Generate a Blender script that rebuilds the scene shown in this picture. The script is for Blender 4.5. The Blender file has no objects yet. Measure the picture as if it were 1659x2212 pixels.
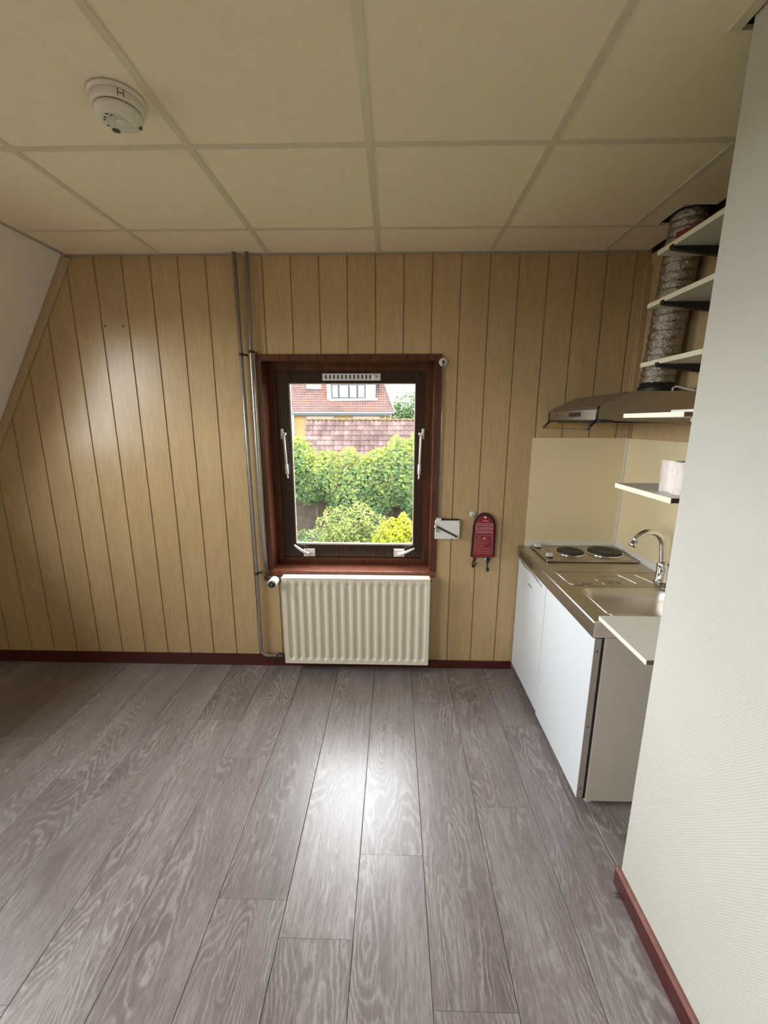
import bpy, bmesh, math, random
from mathutils import Vector, Matrix
random.seed(7)
SC = bpy.context.scene
COL = SC.collection
PI = math.pi

# ------------------------------------------------------------------ camera, sky, light, exposure
CAM = Vector((0.0901, 0.0, 1.5974))
RT = Vector((0.99970, 0.02431, 0.00209)); FW = Vector((-0.02375, 0.97688, -0.21247))
RT.normalize(); FW.normalize()
UP = RT.cross(FW).normalized(); FW = UP.cross(RT).normalized()
FPX = 892.587
cam = bpy.data.objects.new('camera', bpy.data.cameras.new('camera'))
COL.objects.link(cam)
cam.data.sensor_fit = 'VERTICAL'; cam.data.sensor_height = 32.0
cam.data.lens = 32.0 * FPX / 2212.0
cam.data.clip_start = 0.02; cam.data.clip_end = 400
M = Matrix.Identity(4)
for i in range(3):
    M[i][0] = RT[i]; M[i][1] = UP[i]; M[i][2] = -FW[i]; M[i][3] = CAM[i]
cam.matrix_world = M
SC.camera = cam

SKY = 17.0
w = bpy.data.worlds.new('overcast_sky'); SC.world = w; w.use_nodes = True
bg = w.node_tree.nodes['Background']
bg.inputs['Color'].default_value = (0.93, 0.97, 1.0, 1); bg.inputs['Strength'].default_value = SKY

def area_light(name, loc, rot, sx, sy, energy, color=(1, 1, 1), portal=False):
    l = bpy.data.lights.new(name, 'AREA'); l.shape = 'RECTANGLE'; l.size = sx; l.size_y = sy
    l.energy = energy; l.color = color
    if portal: l.cycles.is_portal = True
    o = bpy.data.objects.new(name, l); COL.objects.link(o); o.location = loc; o.rotation_euler = rot
    return o
# daylight comes in through the window and through two unseen roof windows in the sloping wall; portals guide the sky light
SLOPE = 0.579
ROOF_WINDOWS = [(0.70, 1.86, 1.20, 2.13), (-2.05, -0.30, 0.86, 2.13)]  # second one, behind the camera, added and sized to brighten the room
N_OUT = Vector((-1, 0, SLOPE)).normalized()
for ya, yb, RWZ0, RWZ1 in ROOF_WINDOWS:
    zc = (RWZ0 + RWZ1) / 2
    p = area_light('roof_window_portal', (0, 0, 0), (0, 0, 0), yb - ya, (RWZ1 - RWZ0) * math.hypot(1, SLOPE), 1, portal=True)
    xa = Vector((0, 1, 0)); R_ = Matrix((xa, N_OUT.cross(xa), N_OUT)).transposed().to_4x4()
    p.matrix_world = Matrix.Translation(Vector((-1.735 - SLOPE * (2.489 - zc), (ya + yb) / 2, zc)) + N_OUT * .30) @ R_
area_light('window_portal', (-0.17, 2.78, 1.32), (-PI / 2, 0, 0), 1.0, 1.2, 1, portal=True)

vs = SC.view_settings
SC.display_settings.display_device = 'sRGB'
vs.view_transform = 'Standard'; vs.look = 'None'; vs.gamma = 1.0; vs.exposure = 0.27
vs.use_curve_mapping = False
SC.cycles.diffuse_bounces = 5; SC.cycles.glossy_bounces = 3; SC.cycles.max_bounces = 9; SC.cycles.transparent_max_bounces = 12
SC.cycles.caustics_reflective = False; SC.cycles.caustics_refractive = False
SC.cycles.sample_clamp_indirect = 6.0

# ------------------------------------------------------------------ room numbers (metres)
H = 2.489; D = 2.486; XN = 1.46; XP = 0.895; YP = 1.165
def slope_x(z): return -1.735 - SLOPE * (H - z)
def slope_z(x): return H - (-1.735 - x) / SLOPE
YB = -2.7

def ray(u, v):
    return RT * ((u - 829.5) / FPX) - UP * ((v - 1106.0) / FPX) + FW
def PY(u, v, y):
    d = ray(u, v); return CAM + d * ((y - CAM.y) / d.y)
def PX(u, v, x):
    d = ray(u, v); return CAM + d * ((x - CAM.x) / d.x)
def PPL(u, v, p0, n):
    d = ray(u, v); return CAM + d * ((p0 - CAM).dot(n) / d.dot(n))

# ------------------------------------------------------------------ materials
def new_mat(name):
    m = bpy.data.materials.new(name); m.use_nodes = True
    return m, m.node_tree.nodes, m.node_tree.links, m.node_tree.nodes['Principled BSDF']
def ramp(N, L, src, stops):
    r = N.new('ShaderNodeValToRGB'); cr = r.color_ramp
    while len(cr.elements) < len(stops): cr.elements.new(0.5)
    for e, (p, c) in zip(cr.elements, stops):
        e.position = p; e.color = (*c, 1)
    L.new(src, r.inputs['Fac']); return r.outputs['Color']
def mapping(N, L, scale, space='Object', loc=None):
    tc = N.new('ShaderNodeTexCoord'); mp = N.new('ShaderNodeMapping')
    mp.inputs['Scale'].default_value = scale
    L.new(tc.outputs[space], mp.inputs['Vector'])
    if loc is not None: L.new(loc, mp.inputs['Location'])
    return mp.outputs['Vector']
def noise(N, L, vec, scale, detail=3, rough=0.55):
    n = N.new('ShaderNodeTexNoise'); n.inputs['Scale'].default_value = scale
    n.inputs['Detail'].default_value = detail; n.inputs['Roughness'].default_value = rough
    L.new(vec, n.inputs['Vector']); return n.outputs['Fac']
def math_n(N, L, op, a, b=None):
    n = N.new('ShaderNodeMath'); n.operation = op
    for i, x in enumerate((a, b)):
        if x is None: continue
        if isinstance(x, (int, float)): n.inputs[i].default_value = x
        else: L.new(x, n.inputs[i])
    return n.outputs[0]
def bump(N, L, b, h, strength, dist):
    n = N.new('ShaderNodeBump'); n.inputs['Strength'].default_value = strength; n.inputs['Distance'].default_value = dist
    L.new(h, n.inputs['Height']); L.new(n.outputs['Normal'], b.inputs['Normal'])
def plain(name, col, rough=0.5, metal=0.0, var=0.06, nscale=30, bmp=0.0, bdist=0.002, spec=0.5, coat=0.0):
    m, N, L, b = new_mat(name)
    v = mapping(N, L, (1, 1, 1)); f = noise(N, L, v, nscale, 4)
    lo = tuple(c * (1 - var) for c in col); hi = tuple(min(1, c * (1 + var)) for c in col)
    L.new(ramp(N, L, f, [(0.3, lo), (0.7, hi)]), b.inputs['Base Color'])
    b.inputs['Roughness'].default_value = rough; b.inputs['Metallic'].default_value = metal
    b.inputs['Specular IOR Level'].default_value = spec; b.inputs['Coat Weight'].default_value = coat
    if bmp: bump(N, L, b, f, bmp, bdist)
    return m

def wood_panel_mat(name, c0, c1):
    m, N, L, b = new_mat(name)
    oi = N.new('ShaderNodeObjectInfo')
    off = N.new('ShaderNodeCombineXYZ')
    k = math_n(N, L, 'MULTIPLY', oi.outputs['Random'], 37.0)
    L.new(k, off.inputs[0]); L.new(k, off.inputs[2])
    v = mapping(N, L, (1, 1, 0.14), 'Object', off.outputs[0])
    big = noise(N, L, v, 9, 3)
    rings = math_n(N, L, 'SINE', math_n(N, L, 'MULTIPLY', big, 60.0))
    v2 = mapping(N, L, (160, 160, 6), 'Object', off.outputs[0])
    fine = noise(N, L, v2, 1.0, 3)
    a = math_n(N, L, 'ADD', math_n(N, L, 'MULTIPLY', rings, 0.05), math_n(N, L, 'MULTIPLY', fine, 0.5))
    a = math_n(N, L, 'ADD', a, math_n(N, L, 'MULTIPLY', oi.outputs['Random'], 0.10))
    a = math_n(N, L, 'ADD', a, math_n(N, L, 'MULTIPLY', big, 0.35))
    L.new(ramp(N, L, a, [(0.25, c0), (0.75, c1)]), b.inputs['Base Color'])
    b.inputs['Roughness'].default_value = 0.29; b.inputs['Specular IOR Level'].default_value = 0.30
    return m

def floor_mat():
    m, N, L, b = new_mat('grey_oak_laminate')
    oi = N.new('ShaderNodeObjectInfo')
    off = N.new('ShaderNodeCombineXYZ')
    k = math_n(N, L, 'MULTIPLY', oi.outputs['Random'], 91.0)
    L.new(k, off.inputs[0]); L.new(k, off.inputs[1]); L.new(k, off.inputs[2])
    v = mapping(N, L, (1, 0.20, 1), 'Object', off.outputs[0])
    big = noise(N, L, v, 3.6, 2.0, 0.45)
    mid = noise(N, L, mapping(N, L, (1, 0.5, 1), 'Object', off.outputs[0]), 42, 3)
    ph = math_n(N, L, 'ADD', math_n(N, L, 'MULTIPLY', big, 360.0), math_n(N, L, 'MULTIPLY', mid, 9.0))
    rings = math_n(N, L, 'ADD', math_n(N, L, 'MULTIPLY', math_n(N, L, 'SINE', ph), .5), .5)
    v2 = mapping(N, L, (420, 26, 420), 'Object', off.outputs[0])
    fine = noise(N, L, v2, 1.0, 4, 0.65)
    v4 = mapping(N, L, (90, 4, 90), 'Object', off.outputs[0])
    strk = noise(N, L, v4, 1.0, 3, 0.6)
    v3 = mapping(N, L, (1, 0.3, 1), 'Object', off.outputs[0])
    blot = noise(N, L, v3, 6, 3)
    knot = noise(N, L, mapping(N, L, (1, 0.45, 1), 'Object', off.outputs[0]), 5.2, 1)
    knot = ramp(N, L, knot, [(0.66, (0, 0, 0)), (0.76, (1, 1, 1))])
    amp = ramp(N, L, noise(N, L, v3, 4.2, 2), [(0.44, (0.15,) * 3), (0.60, (1, 1, 1))])
    ringa = math_n(N, L, 'MULTIPLY', math_n(N, L, 'SUBTRACT', math_n(N, L, 'POWER', rings, 2.4), .3), amp)
    a = math_n(N, L, 'MULTIPLY', ringa, 0.13)
    a = math_n(N, L, 'ADD', a, math_n(N, L, 'MULTIPLY', fine, 0.42))
    a = math_n(N, L, 'ADD', a, math_n(N, L, 'MULTIPLY', strk, 0.22))
    a = math_n(N, L, 'ADD', a, math_n(N, L, 'MULTIPLY', blot, 0.26))
    a = math_n(N, L, 'SUBTRACT', a, math_n(N, L, 'MULTIPLY', knot, 0.07))
    a = math_n(N, L, 'ADD', a, math_n(N, L, 'MULTIPLY', oi.outputs['Random'], 0.05))
    L.new(ramp(N, L, a, [(0.28, (0.095, 0.075, 0.071)), (0.46, (0.205, 0.172, 0.166)), (0.66, (0.40, 0.362, 0.352))]), b.inputs['Base Color'])
    r = math_n(N, L, 'ADD', math_n(N, L, 'MULTIPLY', fine, 0.12), 0.27)
    L.new(r, b.inputs['Roughness']); b.inputs['Specular IOR Level'].default_value = 0.6
    b.inputs['Coat Weight'].default_value = 0.25; b.inputs['Coat Roughness'].default_value = 0.34; b.inputs['Coat IOR'].default_value = 1.5
    bump(N, L, b, fine, 0.08, 0.001)
    return m

def wallpaper_mat(name, col):
    m, N, L, b = new_mat(name)
    v = mapping(N, L, (1, 1, 1))
    sx = N.new('ShaderNodeSeparateXYZ'); L.new(v, sx.inputs[0])
    sd_ = math_n(N, L, 'ADD', math_n(N, L, 'MULTIPLY', sx.outputs[1], .776), math_n(N, L, 'MULTIPLY', sx.outputs[2], .63))
    wob = noise(N, L, v, 60, 3)
    rib = math_n(N, L, 'SINE', math_n(N, L, 'ADD', math_n(N, L, 'MULTIPLY', sd_, 2 * PI / .0057), math_n(N, L, 'MULTIPLY', wob, 5.0)))
    n2 = noise(N, L, v, 120, 3)
    n3 = noise(N, L, v, 2.0, 3)
    h = math_n(N, L, 'ADD', math_n(N, L, 'MULTIPLY', rib, 0.22), math_n(N, L, 'MULTIPLY', n2, 0.7))
    lo = tuple(c * .94 for c in col)
    L.new(ramp(N, L, n3, [(0.35, lo), (0.65, col)]), b.inputs['Base Color'])
    b.inputs['Roughness'].default_value = 0.75; b.inputs['Specular IOR Level'].default_value = 0.3
    bump(N, L, b, h, 0.42, 0.0022)
    return m

def mahogany_mat(name='mahogany_varnish', c0=(0.048, 0.014, 0.007), c1=(0.115, 0.037, 0.016)):
    m, N, L, b = new_mat(name)
    v = mapping(N, L, (60, 60, 5)); f = noise(N, L, v, 1, 4, .6)
    L.new(ramp(N, L, f, [(0.3, c0), (0.72, c1)]), b.inputs['Base Color'])
    b.inputs['Roughness'].default_value = 0.24
    return m

def glass_mat(name, tint=(1, 1, 1), ior=1.45, rough=0.0):
    m = bpy.data.materials.new(name); m.use_nodes = True
    N, L = m.node_tree.nodes, m.node_tree.links
    N.remove(N['Principled BSDF'])
    t = N.new('ShaderNodeBsdfTransparent'); t.inputs[0].default_value = (*tint, 1)
    g = N.new('ShaderNodeBsdfGlossy'); g.inputs['Roughness'].default_value = rough
    mx = N.new('ShaderNodeMixShader')
    fr = N.new('ShaderNodeFresnel'); ge = N.new('ShaderNodeNewGeometry')
    # thin sheet: the same reflectance from either side, no total reflection at the inner face
    L.new(math_n(N, L, 'ADD', math_n(N, L, 'MULTIPLY', ge.outputs['Backfacing'], 1 / ior - ior), ior), fr.inputs['IOR'])
    L.new(fr.outputs[0], mx.inputs[0]); L.new(t.outputs[0], mx.inputs[1]); L.new(g.outputs[0], mx.inputs[2])
    L.new(mx.outputs[0], N['Material Output'].inputs['Surface'])
    return m

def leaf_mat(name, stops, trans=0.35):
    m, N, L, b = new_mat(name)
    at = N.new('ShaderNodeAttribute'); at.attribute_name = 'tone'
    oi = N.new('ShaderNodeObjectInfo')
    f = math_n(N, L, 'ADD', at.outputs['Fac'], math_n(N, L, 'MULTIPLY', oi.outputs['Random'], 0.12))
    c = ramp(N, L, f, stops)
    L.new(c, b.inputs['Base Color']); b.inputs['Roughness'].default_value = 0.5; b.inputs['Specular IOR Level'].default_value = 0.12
    tr = N.new('ShaderNodeBsdfTranslucent'); L.new(c, tr.inputs['Color'])
    mx = N.new('ShaderNodeMixShader'); mx.inputs[0].default_value = trans
    L.new(b.outputs[0], mx.inputs[1]); L.new(tr.outputs[0], mx.inputs[2])
    L.new(mx.outputs[0], N['Material Output'].inputs['Surface'])
    return m

def brick_mat():
    m, N, L, b = new_mat('yellow_brick')
    v = mapping(N, L, (1, 1, 1))
    sw = N.new('ShaderNodeSeparateXYZ'); L.new(v, sw.inputs[0])
    cb = N.new('ShaderNodeCombineXYZ'); L.new(sw.outputs[0], cb.inputs[0]); L.new(sw.outputs[2], cb.inputs[1])
    t = N.new('ShaderNodeTexBrick'); t.inputs['Scale'].default_value = 1.0
    t.inputs['Brick Width'].default_value = .32; t.inputs['Row Height'].default_value = .10; t.inputs['Mortar Size'].default_value = .012
    t.inputs['Color1'].default_value = (0.1408, 0.0845, 0.0282, 1); t.inputs['Color2'].default_value = (0.1127, 0.0634, 0.0225, 1)
    t.inputs['Mortar'].default_value = (0.1549, 0.1162, 0.0704, 1)
    L.new(cb.outputs[0], t.inputs['Vector']); L.new(t.outputs['Color'], b.inputs['Base Color'])
    b.inputs['Roughness'].default_value = .9; b.inputs['Specular IOR Level'].default_value = .1
    return m

def tile_roof_mat(name, stops, sc=1.1):
    m, N, L, b = new_mat(name)
    v = mapping(N, L, (1, 1, 1), 'Object')
    oi = N.new('ShaderNodeObjectInfo')
    geo = N.new('ShaderNodeNewGeometry')
    f = noise(N, L, geo.outputs['Position'], sc, 5, .65)
    f = math_n(N, L, 'ADD', f, math_n(N, L, 'MULTIPLY', math_n(N, L, 'SUBTRACT', oi.outputs['Random'], .5), .22))
    L.new(ramp(N, L, f, stops), b.inputs['Base Color']); b.inputs['Roughness'].default_value = .8; b.inputs['Specular IOR Level'].default_value = .2
    return m

def ceiling_tile_mat():
    m, N, L, b = new_mat('cream_ceiling_tile')
    oi = N.new('ShaderNodeObjectInfo')
    v = mapping(N, L, (1, 1, 1), 'Object')
    sp = noise(N, L, v, 16, 6, .75)
    n = noise(N, L, v, 260, 3)
    c = ramp(N, L, sp, [(0.0, (0.42, 0.33, 0.22)), (0.24, (0.84, 0.735, 0.535)), (0.6, (0.89, 0.785, 0.575))])
    L.new(c, b.inputs['Base Color']); b.inputs['Roughness'].default_value = .85; b.inputs['Specular IOR Level'].default_value = .2
    bump(N, L, b, n, .25, .0012)
    return m

def brushed(name, col, rough, sc=(300, 4, 300)):
    m, N, L, b = new_mat(name)
    v = mapping(N, L, sc); f = noise(N, L, v, 1, 3)
    b.inputs['Base Color'].default_value = (*col, 1); b.inputs['Metallic'].default_value = 1
    L.new(math_n(N, L, 'ADD', math_n(N, L, 'MULTIPLY', f, .15), rough), b.inputs['Roughness'])
    return m

def foil_mat():
    m, N, L, b = new_mat('crinkled_aluminium_foil')
    v = mapping(N, L, (1, 1, 1.6)); f = noise(N, L, v, 55, 4, .6)
    b.inputs['Base Color'].default_value = (.46, .42, .37, 1); b.inputs['Metallic'].default_value = 1
    b.inputs['Roughness'].default_value = .27
    bump(N, L, b, f, 1.0, .012)
    return m

MT = {}
MT['floor'] = floor_mat()
MT['panel'] = wood_panel_mat('maple_print_panel', (0.40, 0.282, 0.142), (0.545, 0.398, 0.213))
MT['groove'] = plain('panel_tongue', (0.40, 0.28, 0.145), .5)
MT['trim_wood'] = plain('beige_moulding', (0.40, 0.29, 0.155), .45, nscale=50)
MT['skirt'] = plain('oxblood_paint', (0.060, 0.010, 0.008), .38, var=.15, nscale=12)
MT['skirt_top'] = plain('worn_oxblood', (0.20, 0.085, 0.065), .45, var=.25, nscale=18)
MT['partition'] = wallpaper_mat('white_textured_wallpaper', (0.52, 0.50, 0.450))
MT['slope'] = plain('white_slope_paper', (0.80, 0.75, 0.67), .8, var=.03, nscale=5)
MT['plaster'] = plain('white_plaster', (0.72, 0.70, 0.64), .8)
MT['tile'] = ceiling_tile_mat()
MT['tbar'] = plain('cream_enamel_profile', (0.70, 0.62, 0.465), .28, var=.03, spec=.6)
MT['angle'] = plain('grey_enamel_angle', (0.42, 0.37, 0.31), .4, var=.03)
MT['void'] = plain('void_shade_board', (0.012, 0.010, 0.009), .9)  # near-black so gaps look dark: shade of the void put into colour
MT['mahog'] = mahogany_mat()
MT['sill'] = plain('worn_lit_mahogany_sill', (0.20, 0.068, 0.038), .3, var=.25, nscale=25)  # lighter than the frames: wear, plus daylight on the sill put into colour
MT['mahog_dark'] = mahogany_mat('dark_sash_varnish', (0.018, 0.008, 0.005), (0.040, 0.016, 0.009))
MT['glass'] = glass_mat('window_glass')
MT['white_enamel'] = plain('white_enamel', (0.74, 0.73, 0.68), .35, var=.03)
MT['rad'] = plain('cream_radiator_enamel', (0.70, 0.655, 0.53), .32, var=.02, nscale=6)
MT['black'] = plain('black_plastic', (0.012, 0.012, 0.013), .45)
MT['steel_pipe'] = plain('grey_pipe_paint', (0.30, 0.29, 0.27), .28, metal=.55, var=.15, nscale=40)
MT['dark_metal'] = plain('dark_corroded_metal', (0.05, 0.042, 0.035), .55, metal=.3)
MT['steel'] = brushed('brushed_stainless', (0.48, 0.44, 0.39), .22)
MT['bowl'] = brushed('satin_stainless_bowl', (0.62, 0.57, 0.50), .34, (8, 8, 300))
MT['chrome'] = plain('chrome', (0.75, 0.74, 0.72), .06, metal=1, var=.01)
MT['iron'] = plain('black_cast_iron', (0.016, 0.013, 0.012), .5, var=.2, nscale=90)
MT['fridge'] = plain('white_appliance_enamel', (0.59, 0.612, 0.626), .33, var=.01, nscale=4)
MT['cab_side'] = plain('grey_beige_sheet', (0.52, 0.475, 0.405), .5, var=.03)
MT['door_edge'] = plain('grey_door_edge', (0.33, 0.29, 0.255), .5)
MT['end_cap'] = plain('lit_counter_end', (0.60, 0.52, 0.45), .4, metal=.3, var=.1, nscale=14)  # paler than the worktop steel: light on the end face put into colour
MT['splash'] = plain('cream_laminate', (0.72, 0.605, 0.375), .35, var=.02, nscale=8)
MT['seal'] = plain('white_sealing_strip', (0.62, 0.60, 0.53), .4, var=.05)
MT['shelf'] = plain('white_melamine', (0.66, 0.65, 0.60), .38, var=.03)
MT['edge'] = plain('cream_edge_band', (0.78, 0.72, 0.56), .4, var=.03)
MT['chip'] = plain('raw_chipboard', (0.17, 0.095, 0.035), .85, var=.4, nscale=160)
MT['chip_red'] = plain('stained_chipboard', (0.060, 0.012, 0.007), .8, var=.4, nscale=160)
MT['hood'] = brushed('greasy_hood_steel', (0.40, 0.355, 0.295), .38)
MT['visor'] = glass_mat('smoked_visor_glass', (.97, .94, .88), 1.12)
MT['foil'] = foil_mat()
MT['cable'] = plain('white_cable', (0.60, 0.56, 0.50), .5)
MT['paper'] = None
MT['red'] = plain('red_coated_nylon', (0.21, 0.005, 0.013), .42, var=.12, nscale=10, bmp=.2, bdist=.004)
MT['redbox'] = plain('red_card', (0.15, 0.02, 0.02), .6)
MT['strap'] = plain('black_webbing', (0.010, 0.010, 0.011), .7)
MT['print'] = plain('pale_pink_print', (0.62, 0.33, 0.33), .6)
MT['print_dim'] = plain('faint_pink_print', (0.40, 0.10, 0.11), .6)
MT['rosette'] = plain('clear_white_disc', (0.62, 0.59, 0.54), .3)
MT['detector'] = plain('aged_white_plastic', (0.70, 0.655, 0.55), .42, var=.02)
MT['detector_grey'] = plain('grey_slot', (0.10, 0.085, 0.07), .6)
MT['hole'] = plain('screw_hole', (0.03, 0.02, 0.012), .8)
MT['brick'] = brick_mat()
MT['tile_g'] = tile_roof_mat('mauve_clay_tile', [(0.30, (0.0276, 0.0159, 0.0141)), (0.52, (0.0502, 0.0300, 0.0276)), (0.66, (0.0796, 0.0509, 0.0453)), (0.80, (0.0735, 0.0521, 0.0214))])
MT['ridge'] = plain('mossy_ridge_tile', (0.0493, 0.0361, 0.0190), .9, var=.4, nscale=6, spec=.1)
MT['tile_h'] = tile_roof_mat('red_brown_clay_tile', [(0.30, (0.0429, 0.0221, 0.0196)), (0.52, (0.0735, 0.0417, 0.0368)), (0.66, (0.1041, 0.0368, 0.0171)), (0.80, (0.0918, 0.0674, 0.0368))], .55)
MT['ext_white'] = plain('white_exterior_paint', (0.1837, 0.1837, 0.1776), .5, spec=.1)
MT['ext_grey'] = plain('grey_exterior_paint', (0.0674, 0.0735, 0.0796), .5, spec=.1)
MT['ext_dark'] = plain('dark_frame_paint', (0.0214, 0.0233, 0.0257), .5, spec=.1)
MT['blind'] = plain('pink_beige_blind', (0.1653, 0.1224, 0.0980), .7, spec=.1)
MT['pale_pane'] = plain('pale_opaque_pane', (0.2082, 0.2266, 0.2204), .15)  # one pale opaque colour over the whole pane
MT['dark_pane'] = plain('dark_pane', (0.0306, 0.0398, 0.0368), .1)
MT['zinc'] = plain('zinc_sheet', (0.1041, 0.1133, 0.1224), .5, spec=.1)
MT['fence'] = plain('weathered_fence_board', (0.0300, 0.0232, 0.0183), .85, var=.3, nscale=9, spec=.1)
MT['bark'] = plain('brown_bark', (0.0368, 0.0276, 0.0183), .9, var=.3, spec=.1)
MT['paving'] = plain('pale_bounce_paving', (0.2113, 0.1972, 0.1761), .9, var=.15, nscale=2, spec=.1)  # for the added ground that bounces light towards the ceiling
MT['grass'] = plain('garden_grass', (0.0317, 0.0599, 0.0127), .9, var=.4, nscale=3, spec=.1)
MT['leaf_hedge'] = leaf_mat('linden_leaf', [(0.0, (0.0135, 0.0294, 0.0123)), (0.35, (0.0404, 0.0704, 0.0257)), (0.62, (0.0765, 0.1103, 0.0257)), (0.9, (0.1531, 0.1653, 0.0214))])
MT['leaf_var'] = leaf_mat('variegated_leaf', [(0.0, (0.0183, 0.0355, 0.0098)), (0.45, (0.0521, 0.0827, 0.0196)), (0.8, (0.1224, 0.1378, 0.0306)), (1.0, (0.2082, 0.1837, 0.0551))])
MT['leaf_lime'] = leaf_mat('lime_leaf', [(0.0, (0.0521, 0.0765, 0.0061)), (0.5, (0.1286, 0.1562, 0.0061)), (1.0, (0.2204, 0.2266, 0.0086))])
MT['leaf_dark'] = leaf_mat('dark_shrub_leaf', [(0.0, (0.0183, 0.0368, 0.0123)), (0.5, (0.0459, 0.0796, 0.0245)), (1.0, (0.0918, 0.1224, 0.0337))])
MT['leaf_tree'] = leaf_mat('far_tree_leaf', [(0.0, (0.0276, 0.0521, 0.0257)), (0.5, (0.0612, 0.1010, 0.0398)), (1.0, (0.1103, 0.1470, 0.0490))])

def paper_mat():
    m, N, L, b = new_mat('embossed_pink_tissue')
    v = mapping(N, L, (1, 1, 1))
    n = noise(N, L, v, 9, 2)
    ring = math_n(N, L, 'ABSOLUTE', math_n(N, L, 'SINE', math_n(N, L, 'MULTIPLY', n, 20.0)))
    c = ramp(N, L, ring, [(0.0, (0.42, 0.34, 0.32)), (0.09, (0.74, 0.66, 0.62)), (1.0, (0.78, 0.70, 0.665))])
    L.new(c, b.inputs['Base Color']); b.inputs['Roughness'].default_value = .9
    bump(N, L, b, ring, .4, .002)
    return m
MT['paper'] = paper_mat()

# ------------------------------------------------------------------ mesh helpers
class MB:
    def __init__(s): s.v = []; s.f = []; s.sm = []
    def add(s, vs, fs, smooth=False):
        o = len(s.v); s.v += [tuple(p) for p in vs]
        for f in fs: s.f.append(tuple(i + o for i in f)); s.sm.append(smooth)
        return s
    def box(s, x0, x1, y0, y1, z0, z1):
        v = [(x0, y0, z0), (x1, y0, z0), (x1, y1, z0), (x0, y1, z0), (x0, y0, z1), (x1, y0, z1), (x1, y1, z1), (x0, y1, z1)]
        return s.add(v, [(0, 3, 2, 1), (4, 5, 6, 7), (0, 1, 5, 4), (1, 2, 6, 5), (2, 3, 7, 6), (3, 0, 4, 7)])
    def rbox(s, x0, x1, y0, y1, z0, z1, r):
        """box with every edge chamfered by r"""
        c = ((x0 + x1) / 2, (y0 + y1) / 2, (z0 + z1) / 2); h = ((x1 - x0) / 2, (y1 - y0) / 2, (z1 - z0) / 2)
        r = min(r, *(q * .9 for q in h))
        bm = bmesh.new(); bmesh.ops.create_cube(bm, size=1)
        for v in bm.verts: v.co = Vector((c[i] + v.co[i] * 2 * h[i] for i in range(3)))
        bmesh.ops.bevel(bm, geom=list(bm.edges), offset=r, segments=2, affect='EDGES', profile=.5)
        bm.verts.index_update()
        s.add([v.co for v in bm.verts], [[v.index for v in f.verts] for f in bm.faces]); bm.free()
        return s
    def poly_y(s, pts, y0, y1):
        """polygon of (x, z) points extruded from y0 (front) to y1"""
        n = len(pts); v = [(x, y0, z) for x, z in pts] + [(x, y1, z) for x, z in pts]
        f = [tuple(range(n)), tuple(range(2 * n - 1, n - 1, -1))] + [(i, i + n, (i + 1) % n + n, (i + 1) % n) for i in range(n)]
        return s.add(v, f)
    def poly_x(s, pts, x0, x1):
        n = len(pts); v = [(x0, y, z) for y, z in pts] + [(x1, y, z) for y, z in pts]
        f = [tuple(range(n)), tuple(range(2 * n - 1, n - 1, -1))] + [(i, i + n, (i + 1) % n + n, (i + 1) % n) for i in range(n)]
        return s.add(v, f)
    def poly_z(s, pts, z0, z1):
        n = len(pts); v = [(x, y, z0) for x, y in pts] + [(x, y, z1) for x, y in pts]
        f = [tuple(range(n)), tuple(range(2 * n - 1, n - 1, -1))] + [(i, i + n, (i + 1) % n + n, (i + 1) % n) for i in range(n)]
        return s.add(v, f)
    def hexa(s, a, b):
        """two quads a, b (4 points each) joined into a solid"""
        return s.add(list(a) + list(b), [(0, 1, 2, 3), (7, 6, 5, 4), (0, 4, 5, 1), (1, 5, 6, 2), (2, 6, 7, 3), (3, 7, 4, 0)])
    def tube(s, pts, r, seg=12, caps=True):
        pts = [Vector(p) for p in pts]; n = len(pts); rr = r if isinstance(r, (list, tuple)) else [r] * n
        t0 = (pts[1] - pts[0]).normalized(); a = Vector((0, 0, 1)) if abs(t0.z) < .9 else Vector((1, 0, 0))
        u = t0.cross(a).normalized(); vs = []
        for i, p in enumerate(pts):
            t = (pts[min(i + 1, n - 1)] - pts[max(i - 1, 0)]).normalized()
            u = (u - t * u.dot(t)).normalized(); w_ = t.cross(u)
            for k in range(seg):
                q = 2 * PI * k / seg; vs.append(p + (u * math.cos(q) + w_ * math.sin(q)) * rr[i])
        fs = [(i * seg + k, i * seg + (k + 1) % seg, (i + 1) * seg + (k + 1) % seg, (i + 1) * seg + k) for i in range(n - 1) for k in range(seg)]
        s.add(vs, fs, True)
        if caps: s.add(vs[:seg] + vs[-seg:], [tuple(range(seg - 1, -1, -1)), tuple(range(seg, 2 * seg))])
        return s
    def lathe(s, prof, origin, axis=(0, 0, 1), seg=32, smooth=True):
        """prof = (radius, height) pairs turned about axis through origin"""
        ax = Vector(axis).normalized(); a = Vector((1, 0, 0)) if abs(ax.x) < .9 else Vector((0, 1, 0))
        u = (a - ax * a.dot(ax)).normalized(); w_ = ax.cross(u); o = Vector(origin); vs = []
        for r, h in prof:
            for k in range(seg):
                q = 2 * PI * k / seg; vs.append(o + ax * h + (u * math.cos(q) + w_ * math.sin(q)) * r)
        n = len(prof)
        fs = [(i * seg + k, i * seg + (k + 1) % seg, (i + 1) * seg + (k + 1) % seg, (i + 1) * seg + k) for i in range(n - 1) for k in range(seg)]
        s.add(vs, fs, smooth)
        if prof[0][0] > 1e-5: s.add(vs[:seg], [tuple(range(seg - 1, -1, -1))])
        if prof[-1][0] > 1e-5: s.add(vs[-seg:], [tuple(range(seg))])
        return s
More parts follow.
